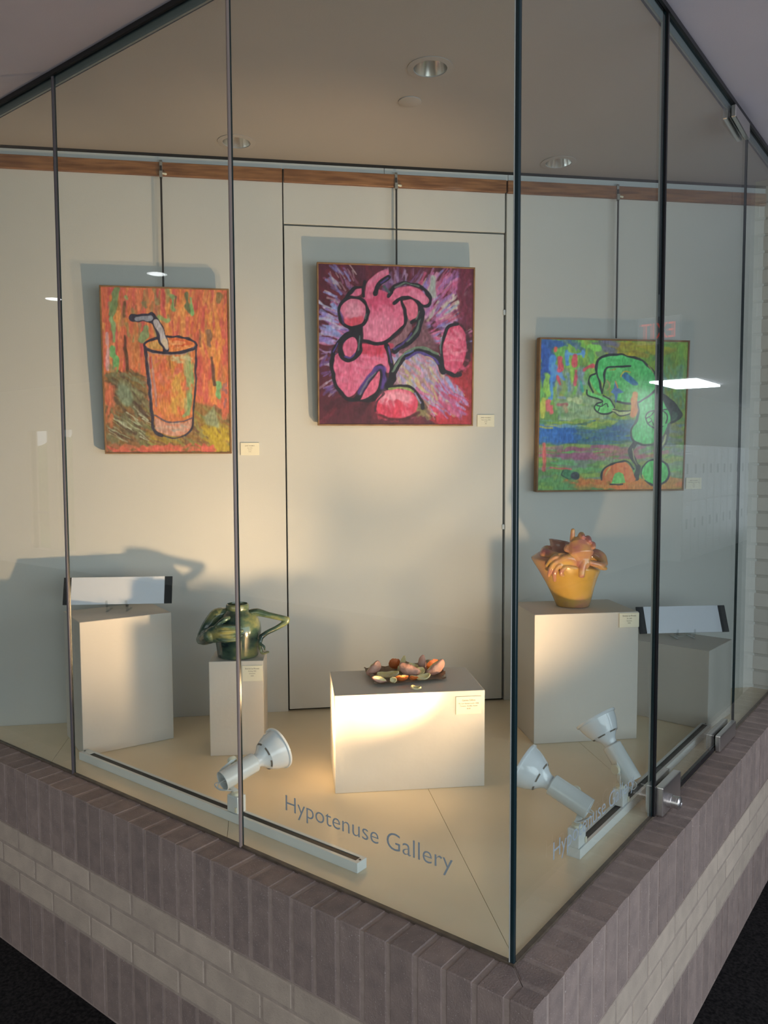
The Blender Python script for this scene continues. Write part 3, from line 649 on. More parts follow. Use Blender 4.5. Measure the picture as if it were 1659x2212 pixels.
def lounger():
    C = Canvas(290, 290, [(115, 105), (1520, 160), (1495, 1575), (120, 1565)])
    C.base((92, 26, 44))
    C.dabs(260, (110, 100, 1520, 1580), [(104, 28, 48), (78, 20, 38), (120, 34, 52), (88, 28, 56), (64, 16, 34)], 0, (80, 260), (24, 60), 0.8, 0.2, (760, 800))
    C.dabs(120, (1150, 1150, 1520, 1580), [(186, 36, 50), (196, 40, 56), (170, 32, 46)], 0, (70, 220), (26, 60), 0.8, 0.4, (760, 900))
    C.dabs(60, (1380, 1000, 1520, 1500), [(176, 40, 48), (160, 34, 44)], PI / 2, (70, 200), (24, 50), 0.7)
    lil = [(176, 150, 206), (150, 130, 200), (222, 130, 170), (140, 160, 214), (206, 190, 206), (200, 110, 160), (130, 100, 176)]
    C.dabs(110, (160, 480, 360, 820), lil + [(190, 200, 214), (128, 150, 200)], 0, (60, 140), (14, 34), 0.8, 0.2, (760, 800))
    C.dabs(40, (150, 860, 260, 1280), [(120, 90, 160), (170, 140, 190), (200, 190, 200), (96, 60, 110)], 0, (40, 100), (12, 28), 0.75, 0.3, (760, 800))
    C.dabs(46, (200, 150, 450, 480), [(140, 150, 200), (206, 190, 180), (150, 90, 120), (120, 120, 180)], 0, (50, 120), (10, 24), 0.75, 0.2, (760, 800))
    C.dabs(50, (680, 180, 1060, 340), [(150, 120, 160), (120, 80, 130), (180, 150, 180), (110, 60, 90)], 0, (50, 120), (14, 30), 0.7, 0.3, (760, 800))
    C.dabs(230, (1040, 220, 1440, 840), [(206, 110, 160), (222, 140, 176), (150, 130, 200), (136, 156, 212), (214, 90, 130), (190, 100, 130), (206, 206, 170), (170, 110, 170)], 0, (70, 190), (14, 36), 0.75, 0.15, (760, 900))
    C.line([(1140, 240), (1155, 400)], 50, (170, 184, 168), 0.9, 14)
    C.dabs(40, (1380, 150, 1510, 640), [(110, 28, 56), (130, 36, 60)], PI / 2, (90, 220), (24, 50), 0.7)
    # belly shade and the multi-coloured thigh
    C.fill([(740, 900), (920, 830), (1040, 600), (1100, 700), (1180, 880), (1000, 880), (860, 960), (780, 1050)], (118, 76, 84), 0.95, 30)
    C.dabs(40, (760, 820, 1160, 960), [(132, 90, 96), (150, 110, 116), (104, 62, 72)], -0.6, (50, 130), (12, 26), 0.7)
    C.fill([(760, 1180), (820, 1040), (900, 950), (1010, 910), (1120, 940), (1190, 1040), (1240, 1100), (1420, 1320), (1180, 1480), (1040, 1420), (960, 1260), (860, 1210)], (176, 140, 150), 0.95, 26)
    C.dabs(190, (790, 960, 1230, 1240), [(206, 150, 170), (166, 170, 196), (200, 196, 130), (150, 160, 200), (212, 130, 150), (176, 166, 130), (190, 160, 190), (170, 130, 130)], 0.9, (60, 170), (14, 32), 0.8, 0.3)
    C.dabs(150, (1010, 1200, 1420, 1480), [(214, 110, 150), (170, 150, 200), (140, 160, 206), (196, 186, 130), (206, 60, 90), (190, 70, 110), (160, 110, 170)], 0.8, (60, 170), (12, 30), 0.75, 0.25)
    C.dabs(20, (960, 1320, 1080, 1480), [(140, 130, 80), (96, 84, 60)], 0.9, (60, 150), (16, 34), 0.8)
    ink = (24, 16, 30)
    pk, pk2, rose = (224, 104, 136), (232, 136, 162), (214, 78, 112)
    # arm sweep behind the head
    C.line([(1030, 520), (1020, 640), (950, 780), (780, 890)], 60, ink); C.line([(1020, 600), (985, 720), (900, 800)], 18, (104, 132, 108), 0.8); C.line([(920, 640), (880, 750), (770, 840)], 62, (140, 96, 104)); C.line([(940, 740), (860, 830), (790, 880)], 18, (76, 56, 120), 0.9)
    # body
    b = C.fill([(260, 930), (330, 880), (520, 830), (700, 850), (735, 960), (750, 1090), (640, 1080), (560, 1130), (470, 1240), (370, 1320), (290, 1220), (246, 1060)], pk)
    C.dabs(60, (300, 950, 700, 1200), [(230, 120, 150), (222, 96, 128), (214, 90, 126), (236, 140, 166)], 0.6, (60, 170), (22, 50), 0.5, 0.5)
    C.dabs(30, (480, 840, 730, 920), [(214, 54, 80), (206, 60, 92)], 0, (60, 150), (18, 40), 0.6)
    C.line([(236, 940), (236, 1080), (280, 1230), (370, 1330), (470, 1330)], 38, ink); C.line([(720, 850), (752, 960), (764, 1100), (740, 1210)], 40, ink); C.line([(738, 860), (766, 1000)], 14, (90, 64, 140), 0.9)
    C.line([(240, 940), (262, 850), (330, 760), (420, 720)], 36, ink); C.line([(246, 900), (280, 820)], 14, (84, 60, 140), 0.9)
    # folded leg
    C.fill([(420, 1330), (560, 1110), (670, 1010), (730, 1130), (735, 1230), (600, 1350)], ink, 1, 10); C.line([(480, 1270), (570, 1120), (670, 1040), (700, 1130), (680, 1230)], 40, (92, 60, 146), 0.9, 16); C.line([(480, 1290), (560, 1150), (620, 1090)], 12, (120, 140, 120), 0.7)
    C.fill([(480, 1340), (540, 1230), (650, 1080), (652, 1180), (600, 1280)], (230, 104, 132), 1, 8)
    # head and ears
    C.fill([(505, 400), (630, 340), (760, 380), (850, 440), (892, 590), (850, 690), (750, 780), (640, 815), (505, 780), (490, 600)], pk)
    C.fill([(520, 610), (700, 560), (820, 640), (740, 760), (630, 800), (515, 760)], pk2, 0.75, 70)
    C.dabs(26, (560, 380, 760, 480), [(206, 66, 104), (214, 80, 116)], 0.3, (50, 130), (26, 50), 0.5)
    C.fill([(522, 420), (545, 290), (630, 195), (715, 158), (745, 195), (690, 250), (645, 300), (622, 390)], pk); C.line([(560, 300), (640, 210), (720, 175)], 34, pk2, 0.8, 20)
    C.line([(512, 400), (508, 330), (530, 270)], 30, ink); C.line([(620, 370), (650, 290), (740, 225)], 40, ink); C.line([(670, 280), (730, 235)], 14, (90, 62, 140), 0.8)
    C.fill([(745, 410), (800, 340), (900, 312), (1010, 340), (1105, 415), (1108, 470), (1050, 485), (960, 425), (880, 410), (790, 455)], pk); C.line([(960, 380), (1080, 440)], 60, pk2, 0.75, 26)
    C.line([(740, 390), (800, 310), (910, 285), (1030, 325), (1118, 405), (1110, 475), (1050, 490), (960, 428), (860, 415), (790, 465)], 32, ink); C.line([(800, 320), (900, 285), (1010, 315)], 13, (108, 132, 108), 0.85)
    C.line([(700, 310), (750, 370)], 20, (80, 96, 100)); C.line([(735, 400), (770, 360)], 24, ink)
    C.fill([(870, 440), (950, 430), (1005, 490), (1000, 570), (940, 625), (895, 570)], (228, 110, 134)); C.line([(860, 440), (885, 530), (890, 640), (830, 710), (740, 800), (640, 825), (500, 800)], 30, ink); C.line([(1015, 480), (1040, 520), (1010, 600), (940, 640)], 28, ink); C.line([(1020, 540), (985, 610)], 12, (110, 130, 104), 0.8)
    C.fill([(395, 395), (440, 345), (495, 320), (485, 385)], pk); C.line([(370, 400), (430, 335), (500, 310)], 22, ink); C.line([(500, 320), (510, 400)], 24, ink)
    # nose, mouth, paw
    C.fill(C.ell(424, 545, 116, 124), (224, 120, 146)); C.fill(C.ell(424, 530, 76, 76), (232, 152, 170), 0.8, 50); C.dabs(14, (350, 600, 490, 660), [(222, 76, 96)], 0, (50, 110), (18, 34), 0.7)
    e = C.ell(424, 545, 128, 136); C.line(e + [e[0], e[1]], 32, ink); C.line([(310, 540), (340, 640)], 16, (84, 66, 130), 0.7); C.line([(540, 560), (530, 600)], 14, (100, 120, 110), 0.7)
    C.fill([(370, 680), (500, 660), (505, 800), (440, 760)], ink, 1, 10)
    C.fill(C.ell(394, 860, 66, 92, 0.2), pk); e = C.ell(394, 862, 92, 112, 0.2); C.line(e + [e[0], e[1]], 46, ink); C.line([(350, 945), (400, 955), (445, 910)], 20, (96, 66, 150), 0.9); C.line([(480, 700), (480, 860), (450, 940)], 44, ink); C.line([(480, 760), (470, 880)], 14, (96, 120, 112), 0.85)
    # raised knee arch
    C.line([(760, 1190), (800, 1060), (880, 950), (990, 890), (1110, 915), (1200, 1000), (1240, 1090)], 54, ink); C.line([(776, 1080), (870, 930), (980, 868), (1090, 878), (1180, 930)], 22, (112, 140, 110), 0.9); C.line([(900, 965), (1000, 910), (1110, 940), (1190, 1010)], 22, (88, 66, 150), 0.9); C.line([(880, 930), (960, 890)], 12, (110, 140, 190), 0.8)
    # feet
    C.fill(C.ell(812, 1378, 196, 138), (216, 66, 96)); C.fill(C.ell(800, 1330, 150, 84), (240, 160, 172), 0.9, 60); C.dabs(30, (640, 1370, 990, 1490), [(222, 60, 84), (236, 110, 130), (206, 50, 80)], 1.2, (50, 120), (20, 42), 0.7, 0.5)
    C.line([(620, 1440), (630, 1360), (690, 1280)], 22, (60, 30, 44), 0.8); C.line([(720, 1240), (840, 1210), (950, 1240), (1030, 1330), (1050, 1420)], 30, ink); C.line([(740, 1242), (860, 1228), (960, 1270)], 20, (150, 172, 90), 0.9); C.line([(980, 1280), (1030, 1370)], 16, (150, 150, 190), 0.8); C.line([(650, 1480), (760, 1520), (900, 1515), (1010, 1460)], 26, (70, 18, 28), 0.8, 16)
    C.line([(1350, 640), (1440, 720), (1470, 880), (1430, 1040), (1330, 1120)], 40, (58, 16, 28), 0.8, 18)
    C.fill(C.ell(1334, 878, 112, 230, 0.1), (216, 76, 110)); C.fill(C.ell(1330, 840, 80, 150, 0.1), (232, 112, 140), 0.8, 50); C.dabs(40, (1260, 700, 1420, 1080), [(222, 90, 124), (206, 54, 90), (240, 150, 164)], 0.3, (50, 120), (14, 30), 0.55, 0.5)
    C.line([(1370, 648), (1280, 680), (1226, 800), (1218, 950), (1250, 1060), (1330, 1112)], 26, ink); C.line([(1216, 780), (1208, 920)], 12, (110, 140, 130), 0.8); C.line([(1210, 1000), (1260, 1080), (1330, 1118), (1390, 1110)], 34, ink, 0.9)
    C.img *= np.array([0.97, 1.0, 1.12]); C.gain, C.desat = 0.85, 0.06
    return C

def wanderer():
    C = Canvas(290, 280, [(180, 155), (1500, 180), (1450, 1535), (150, 1530)])
    C.base((84, 120, 66))
    C.dabs(160, (150, 160, 760, 720), [(112, 160, 66), (100, 150, 60), (130, 170, 74), (92, 130, 70), (128, 150, 60), (86, 150, 80)], PI / 2, (80, 220), (30, 64), 0.8, 0.3)
    C.dabs(170, (760, 170, 1500, 1000), [(112, 140, 44), (98, 132, 50), (128, 142, 36), (84, 124, 58), (92, 140, 56), (106, 128, 40)], PI / 2, (80, 220), (28, 60), 0.8, 0.5)
    C.dabs(40, (820, 190, 1300, 300), [(148, 136, 30), (136, 140, 40), (120, 110, 40)], 0.1, (80, 200), (26, 50), 0.7)
    C.dabs(40, (1240, 380, 1470, 760), [(72, 120, 110), (66, 110, 120), (90, 130, 90), (110, 110, 40)], PI / 2, (60, 190), (20, 46), 0.65)
    C.dabs(14, (690, 180, 830, 320), [(96, 92, 120), (84, 90, 104)], 0.4, (60, 130), (26, 50), 0.8)
    C.dabs(26, (185, 180, 270, 520), [(42, 74, 150), (50, 86, 160), (36, 64, 130)], PI / 2, (80, 200), (28, 56), 0.85)
    C.dabs(14, (220, 160, 500, 220), [(44, 80, 140), (60, 90, 130)], 0.1, (60, 140), (20, 40), 0.8)
    C.dabs(50, (300, 480, 640, 780), [(120, 150, 80), (110, 130, 120), (100, 120, 140), (150, 140, 60), (96, 150, 90)], PI / 2, (60, 200), (24, 50), 0.7)
    # misty strip and water
    C.dabs(60, (400, 680, 760, 900), [(130, 150, 110), (110, 140, 108), (136, 156, 128), (88, 118, 92)], 0.1, (90, 220), (30, 60), 0.7)
    C.dabs(130, (170, 900, 1000, 1130), [(44, 80, 130), (54, 92, 140), (60, 104, 110), (40, 84, 110), (76, 110, 110), (70, 100, 66)], 0.02, (120, 360), (22, 50), 0.85, 0.06)
    C.dabs(30, (170, 930, 420, 1080), [(34, 84, 150), (40, 90, 160)], 0.02, (90, 220), (24, 50), 0.85, 0.06)
    C.dabs(24, (190, 880, 760, 960), [(130, 150, 60), (90, 130, 60), (80, 120, 150), (150, 150, 60)], 0, (90, 240), (16, 34), 0.8, 0.06)
    C.dabs(50, (1250, 900, 1450, 1200), [(90, 110, 130), (110, 120, 70), (96, 110, 100), (120, 120, 60)], 0, (60, 170), (20, 40), 0.7, 0.1)
    C.dabs(120, (160, 1120, 1450, 1440), [(100, 140, 80), (118, 140, 60), (130, 150, 70), (104, 120, 100), (90, 150, 90), (128, 132, 66), (110, 116, 110)], 0.03, (100, 320), (20, 44), 0.8, 0.08)
    C.dabs(26, (200, 1130, 900, 1240), [(150, 80, 96), (140, 76, 104), (128, 90, 110)], 0.02, (120, 300), (18, 38), 0.8, 0.05)
    C.dabs(10, (1040, 1130, 1240, 1260), [(150, 80, 100), (110, 110, 120)], 0.1, (60, 170), (18, 34), 0.75)
    C.line([(205, 1110), (205, 1340)], 30, (176, 80, 80), 0.85, 12, False); C.line([(260, 1325), (440, 1335)], 16, (190, 80, 84), 0.85, 8, False)
    C.dabs(70, (430, 1430, 1440, 1530), [(186, 100, 48), (176, 110, 46), (160, 112, 56), (150, 110, 40)], 0.02, (120, 320), (26, 50), 0.85, 0.06)
    C.dabs(22, (160, 1420, 420, 1530), [(90, 130, 70), (110, 140, 60), (80, 130, 80)], 0, (70, 200), (24, 46), 0.8)
    # loose marks at the upper left
    bl, rd = (70, 124, 196), (186, 66, 86)
    for a, b, w, c in [((285, 330), (275, 520), 48, bl), ((275, 500), (262, 680), 36, bl), ((310, 400), (380, 520), 40, (80, 124, 190)), ((400, 270), (415, 380), 30, bl), ((400, 290), (560, 285), 24, (90, 140, 190)), ((550, 268), (552, 310), 22, (80, 130, 200)),
                       ((345, 340), (345, 420), 48, rd), ((483, 300), (480, 380), 40, rd), ((487, 440), (487, 560), 36, (176, 66, 92)), ((560, 430), (640, 385), 36, rd), ((330, 500), (350, 560), 30, rd), ((306, 240), (306, 262), 26, (196, 80, 70)),
                       ((420, 480), (425, 610), 30, (100, 130, 150)), ((540, 480), (555, 560), 26, (110, 130, 150)), ((530, 540), (545, 620), 30, (60, 140, 130)), ((235, 490), (230, 640), 60, (128, 172, 70)), ((235, 730), (250, 780), 50, (190, 90, 100)), ((265, 760), (275, 810), 34, (190, 80, 90)), ((330, 740), (400, 745), 26, (150, 90, 96)), ((380, 760), (400, 800), 34, (146, 130, 104)), ((200, 700), (195, 850), 40, (160, 164, 70)), ((330, 680), (385, 680), 26, (110, 130, 150)), ((440, 700), (520, 720), 60, (156, 170, 130)), ((485, 200), (490, 250), 26, (90, 110, 130)), ((610, 220), (680, 230), 60, (116, 186, 80))]:
        C.line([a, b], w, c, 0.9, 12, False, 0.6)
    g, g2, ink = (70, 164, 92), (88, 160, 92), (30, 34, 40)
    # body and far arm
    C.fill([(1040, 730), (1180, 610), (1290, 690), (1335, 840), (1320, 950), (1240, 1060), (1130, 1105), (1020, 1085), (985, 1010), (1020, 890)], g)
    C.fill([(1240, 640), (1330, 700), (1430, 820), (1420, 880), (1350, 915), (1330, 840)], (36, 42, 44)); C.fill([(1360, 810), (1400, 830), (1385, 880), (1345, 895)], (62, 84, 72), 0.9)
    C.line([(1230, 630), (1330, 700), (1432, 815), (1428, 865), (1340, 915)], 18, ink)
    C.line([(1040, 730), (1040, 860), (985, 980), (990, 1070), (1080, 1118), (1180, 1112)], 18, ink); C.line([(1325, 930), (1290, 1030), (1190, 1110)], 18, (60, 66, 66)); C.line([(1180, 1115), (1300, 1060), (1330, 930)], 34, (88, 98, 96), 0.6)
    # head with the long drooping ear
    C.fill([(672, 440), (700, 335), (810, 298), (950, 312), (1090, 365), (1190, 460), (1216, 560), (1170, 640), (1060, 715), (940, 740), (840, 700), (810, 620), (760, 520), (735, 560), (700, 520)], g)
    C.fill([(780, 430), (900, 400), (1020, 420), (1090, 520), (1060, 650), (940, 715), (850, 690), (800, 560)], g2, 0.6, 60)
    C.fill([(650, 465), (700, 540), (722, 640), (660, 610), (612, 530), (615, 480)], g); C.line([(735, 560), (750, 420), (830, 400), (970, 398)], 15, ink); C.fill([(760, 435), (850, 405), (830, 435)], (130, 140, 70), 0.9, 6, False)
    C.line([(722, 640), (690, 530), (668, 440), (690, 335), (800, 292), (950, 308), (1090, 360), (1190, 455), (1222, 560), (1180, 640), (1060, 720), (950, 742), (840, 712)], 19, ink); C.line([(655, 462), (610, 490), (602, 550), (640, 630)], 15, ink); C.line([(735, 560), (726, 640)], 14, ink)
    C.line([(1140, 390), (1185, 460)], 10, (160, 150, 90), 0.8)
    C.fill([(900, 480), (935, 455), (980, 490), (1030, 540), (1040, 570), (990, 570), (930, 530)], (44, 100, 140)); C.line([(890, 490), (920, 445), (975, 455)], 12, (180, 150, 50), 0.9)
    C.fill([(745, 535), (805, 545), (770, 650), (725, 645)], (100, 138, 80), 0.9, 8, False); C.fill([(795, 635), (825, 600), (840, 530), (862, 600), (915, 635), (862, 645), (845, 735), (822, 655)], (64, 100, 150), 1, 6, False); C.line([(842, 540), (860, 600)], 10, (190, 120, 60), 0.9); C.line([(760, 540), (790, 580), (770, 610)], 10, (150, 120, 90), 0.8)
    # hands
    C.fill([(590, 610), (640, 640), (740, 680), (805, 720), (826, 780), (790, 825), (710, 820), (655, 780), (670, 735), (730, 725), (680, 690), (610, 670)], (94, 176, 100)); C.line([(585, 610), (590, 660), (680, 690), (725, 720), (665, 740), (650, 780), (710, 828), (790, 828), (828, 780), (800, 710), (730, 660)], 13, ink)
    C.line([(670, 750), (715, 760), (725, 735)], 9, ink); C.line([(720, 760), (760, 740), (775, 770)], 9, ink); C.line([(690, 800), (700, 770)], 9, ink); C.line([(820, 800), (880, 830), (960, 810)], 34, (150, 160, 110)); C.line([(815, 795), (880, 800), (970, 800)], 10, ink); C.line([(820, 820), (890, 845), (965, 830)], 10, ink)
    C.line([(1012, 660), (1000, 840)], 58, (184, 112, 44), 1, 10, False)
    e = C.ell(1212, 880, 96, 88); C.fill(e, (84, 164, 92)); C.line(e[2:] + [e[0], e[1]], 11, ink); C.line([(1115, 880), (1160, 850), (1190, 800)], 9, ink); C.line([(1125, 920), (1165, 895), (1150, 860)], 9, ink); C.line([(1240, 840), (1260, 800), (1300, 790)], 10, ink); C.line([(1220, 860), (1250, 850)], 16, ink); C.line([(1160, 900), (1180, 940)], 9, ink)
    # legs, shoes, cup
    C.line([(1010, 1110), (975, 1180), (1005, 1250), (1050, 1330), (1030, 1430)], 46, (40, 44, 46)); C.line([(1000, 1150), (1010, 1240), (1040, 1300)], 10, (150, 150, 110), 0.7)
    C.line([(1310, 1010), (1280, 1100), (1220, 1190)], 46, (74, 80, 78)); C.line([(1300, 1030), (1270, 1110), (1230, 1165)], 16, (150, 160, 110), 0.8)
    C.fill([(715, 1440), (730, 1370), (800, 1300), (900, 1275), (975, 1310), (1010, 1390), (1000, 1460)], (190, 104, 58)); C.line([(715, 1440), (718, 1380), (770, 1310), (870, 1275), (960, 1278), (1010, 1340)], 16, ink); C.line([(745, 1400), (790, 1330)], 12, (170, 160, 90), 0.8)
    C.fill([(805, 1475), (835, 1385), (870, 1370), (905, 1385), (925, 1475)], (92, 160, 84), 1, 6, False); C.line([(795, 1480), (900, 1486)], 12, ink, 1, 4, False)
    e = C.ell(1205, 1375, 126, 122); C.fill(e, (76, 168, 88)); C.line(e + [e[0], e[1]], 15, ink); C.line([(1090, 1400), (1100, 1440)], 20, (170, 160, 80), 0.8)
    C.fill([(372, 1350), (410, 1340), (480, 1360), (512, 1385), (505, 1425), (450, 1435), (390, 1410)], (66, 116, 78)); C.line([(372, 1350), (365, 1390), (420, 1425)], 10, (40, 70, 56)); C.fill(C.ell(478, 1398, 34, 34), (54, 58, 64))
    C.gain = 1.85
    return C

def painting(name, C, s, z, w, h, depth, fr, label):
    p = O_W + TW * s + NW * (0.055 - depth); o = empty(name, (p.x, p.y, z)); o.rotation_euler = (0.043, 0, WANG)   # leans forward off its rod
    tag(o, label, 'painting', 'paintings hung on the back wall')
    y = -depth
    cn = link('canvas', C.mesh(w - 2 * fr, h - 2 * fr), M['paint'], o, (0, y + 0.003, 0))
    link('backing', box(-w / 2 + fr, w / 2 - fr, y + 0.004, -0.004, -h / 2 + fr, h / 2 - fr), M['wood_frame'], o)
    for x0, x1, z0, z1 in ((-w / 2, w / 2, h / 2 - fr, h / 2), (-w / 2, w / 2, -h / 2, -h / 2 + fr), (-w / 2, -w / 2 + fr, -h / 2 + fr, h / 2 - fr), (w / 2 - fr, w / 2, -h / 2 + fr, h / 2 - fr)):
        link('frame_slat', box(x0, x1, y, -0.003, z0, z1, 0.001), M['wood_frame'], o)
    return o
painting('painting', drink(), 0.743, 1.3075, 0.455, 0.602, 0.026, 0.006, 'orange painting of a drinking glass with a bent straw, at the left')
painting('painting', lounger(), 1.5965, 1.414, 0.606, 0.604, 0.030, 0.006, 'pink and maroon painting of a sprawling figure, in the middle')
painting('painting', wanderer(), 2.4755, 1.154, 0.632, 0.606, 0.036, 0.007, 'green painting of a bending long-eared figure, at the right')

# ------------------------------------------------------------------ hanging rods
def rod(s, ztop, zbot, label, dx):
    p = O_W + TW * s; o = empty('hanging_rod', (p.x, p.y, 0), WANG); tag(o, label, 'rod', 'rods hanging the paintings from the rail')
    link('rod', box(-0.0035, 0.0035, -0.026, -0.0225, zbot, 2.05, 0.0008), M['rod'], o)
    hk = link('hook', boxes([(-0.005, 0.005, -0.022, -0.0195, 2.005, 2.0705), (-0.005, 0.005, -0.022, -0.0005 - 0.019, 2.064, 2.0705), (-0.0055, 0.0055, -0.029, -0.022, 2.008, 2.03)]), M['hook'], o)
    link('thumb_screw', tube([(dx * 0.004, -0.026, 2.022), (dx * 0.017, -0.026, 2.020)], [0.003, 0.0042], 10, True, True), M['cream_plastic'], hk)
rod(0.7335, 2.05, 1.617, 'dark rod above the orange drink painting', 1)
rod(1.6010, 2.05, 1.7255, 'dark rod above the pink painting', 1)
rod(2.4960, 2.05, 1.4645, 'dark rod above the green painting', 1)

# ------------------------------------------------------------------ track lights on the case floor
def track(loc, length, rz, label):
    o = empty('light_track', loc, rz); tag(o, label, 'light track', 'white light tracks on the case floor')
    w, h = 0.035, 0.025
    me = boxes([(0, length, -w / 2, -0.009, 0.0003, h), (0, length, 0.009, w / 2, 0.0003, h), (0, length, -0.009, 0.009, 0.0003, 0.010), (0, 0.012, -0.009, 0.009, 0.010, h), (length - 0.012, length, -0.009, 0.009, 0.010, h)])
    link('channel', me, M['white_enamel'], o)
    link('slot', box(0.012, length - 0.012, -0.0088, 0.0088, 0.0102, 0.0236), M['track_black'], o)
    for x in (0.006, length - 0.006): link('end_screw', lathe([(0, h - 0.0002), (0.0032, h - 0.0002), (0.0032, h + 0.001), (0, h + 0.001)], 12), M['rod'], o, (x, 0, 0))
    link('feed_cover', box(0.014, 0.046, -0.0085, 0.0085, 0.0238, h + 0.0012, 0.001), M['white_enamel'], o)
    return o
track((-1.638, 0.0935, 0), 1.185, 0.0, 'long white light track along the left glass')
track((-0.0785, 0.455, 0), 1.145, PI / 2, 'white light track along the right glass, under the glass door')

BULB = lathe([(0.0, 0.102), (0.0185, 0.104), (0.0195, 0.116), (0.0235, 0.124), (0.0345, 0.136), (0.040, 0.140), (0.0408, 0.1425), (0.0475, 0.155), (0.0535, 0.170), (0.0565, 0.183), (0.0605, 0.185), (0.0612, 0.188), (0.0605, 0.191), (0.0560, 0.1905), (0.0, 0.1885)], 48, True, 0.5)
SOCK = lathe([(0.0262, 0.0), (0.0268, 0.001), (0.0268, 0.104), (0.0245, 0.107), (0.0195, 0.107), (0.0195, 0.100), (0.0240, 0.098), (0.0245, 0.002)], 40, True, 0.5, True)
LENS = lathe([(0.0, 0.1895), (0.03, 0.1915), (0.0555, 0.1912)], 40)
def vents():
    bm = bmesh.new()
    for k in range(6):
        for i in range(5):
            a0 = 2 * PI * (k + 0.12 * i) / 6; a1 = 2 * PI * (k + 0.12 * (i + 1)) / 6
            q = [(0.0352, 0.1362, a0), (0.0352, 0.1362, a1), (0.0392, 0.1392, a1), (0.0392, 0.1392, a0)]
            bm.faces.new([bm.verts.new(((r + 0.0006) * math.cos(a), (r + 0.0006) * math.sin(a), z - 0.0005)) for r, z, a in q])
    return bm_done(bm)
VENT = vents()
def track_head(rear, dirv, base, ry, knob_off, arm, label, watts, wires):
    """rear: centre of the open tail of the lamp barrel; base: adapter position on the track"""
    o = empty('track_spotlight', base, ry); tag(o, label, 'spotlight', 'white track spotlights')
    inv = Matrix.Rotation(-ry, 4, 'Z') @ Matrix.Translation(-Vector(base))
    ad = link('adapter', box(-0.021, 0.021, -0.0155, 0.0155, 0.0256 - base[2], 0.072 - base[2], 0.003, 2), M['white_enamel'], o)
    link('swivel', lathe([(0.0, 0.0718), (0.013, 0.0718), (0.013, 0.078), (0.009, 0.080), (0.0, 0.080)], 24), M['cream_plastic'], o, (0, 0, -base[2]))
    link('lever', box(0.012, 0.020, -0.019, -0.0155, 0.030 - base[2], 0.044 - base[2], 0.001), M['cream_plastic'], o)
    mw = inv @ (Matrix.Translation(rear) @ aim(dirv))
    b = link('barrel', SOCK.copy(), M['white_enamel'], o); b.matrix_local = mw
    link('barrel_dark_disc', lathe([(0, 0.026), (0.0244, 0.026), (0.0244, 0.030), (0, 0.030)], 32), M['seal_black'], b)  # black disc added to darken the hollow tail of the barrel
    bl = link('bulb', BULB.copy(), M['bulb_white'], o); bl.matrix_local = mw
    vt = link('vent_slots', VENT.copy(), M['slot'], bl)
    ln = link('lens', LENS.copy(), M['lens'], bl)
    d = Vector(dirv).normalized(); R = Vector(rear)
    kp = R + d * 0.045; side = Vector(knob_off).normalized()
    kn = lathe([(0, 0.0), (0.006, 0.0), (0.006, 0.006), (0.0125, 0.007), (0.0135, 0.010), (0.0125, 0.016), (0.0, 0.0165)], 24)
    kw = inv @ (Matrix.Translation(kp + side * 0.0295) @ aim(side))
    k = link('knob', kn, M['cream_plastic'], o); k.matrix_local = kw
    top = kp + side * 0.0285
    pts = [top + Vector((0, 0, 0.012))] + [Vector(a) for a in arm] + [Vector((base[0], base[1], 0.0795))]
    pts = [inv @ Vector(q) for q in catmull(pts, 5)]
    s3 = d - side * d.dot(side)
    link('arm', ribbon(pts, 0.015, 0.0022, (inv.to_3x3() @ s3)), M['white_enamel'], o)
    bm = bmesh.new()
    for wpts in wires: tube_bm(bm, [inv @ Vector(q) for q in catmull(wpts, 6)], [0.0016] * (6 * (len(wpts) - 1) + 1), 8)
    link('wires', bm_done(bm, True), M['wire'], o)
    for nm, en, an, bl_ in (('lamp_spill', watts[0], 150, 1.0), ('lamp_beam', watts[1], watts[2], 1.0)):
        l = bpy.data.lights.new(nm, 'SPOT'); l.energy = en; l.color = WARM; l.spot_size = math.radians(an); l.spot_blend = bl_; l.shadow_soft_size = 0.022
        lo = bpy.data.objects.new(nm, l); COL.objects.link(lo); lo.parent = o
        lo.matrix_local = inv @ (Matrix.Translation(R + d * 0.205) @ aim(-d))
    return o
R1, D1 = (-0.912, 0.061, 0.114), (0.17, 0.93, 0.235)
R2, D2 = (-0.055, 0.494, 0.114), (-0.87, -0.10, 0.39)
R3, D3 = (-0.048, 0.775, 0.094), (-0.62, 0.10, 0.78)
track_head(R1, D1, (-0.893, 0.0935, 0.03), 0.0, (-0.72, 0.30, 0.62), [(-0.936, 0.078, 0.128), (-0.925, 0.092, 0.092), (-0.905, 0.0935, 0.083)], 'white track spotlight on the left track, aimed at the middle plinth', (SPILL_W[0], BEAM_W[0], BEAM_A[0]),
           [[(-0.906, 0.072, 0.118), (-0.918, 0.050, 0.106), (-0.915, 0.055, 0.094), (-0.900, 0.080, 0.084)], [(-0.904, 0.076, 0.110), (-0.926, 0.048, 0.108), (-0.922, 0.060, 0.088), (-0.898, 0.088, 0.083)]])
track_head(R2, D2, (-0.0785, 0.474, 0.03), PI / 2, (-0.25, 0.93, 0.1), [(-0.085, 0.520, 0.118), (-0.082, 0.505, 0.095), (-0.079, 0.485, 0.084)], 'white track spotlight at the near end of the right track, pointing left', (SPILL_W[1], BEAM_W[1], BEAM_A[1]),
           [[(-0.068, 0.490, 0.121), (-0.045, 0.496, 0.108), (-0.052, 0.490, 0.096), (-0.074, 0.478, 0.084)], [(-0.064, 0.487, 0.112), (-0.048, 0.500, 0.100), (-0.060, 0.480, 0.090), (-0.076, 0.474, 0.083)]])
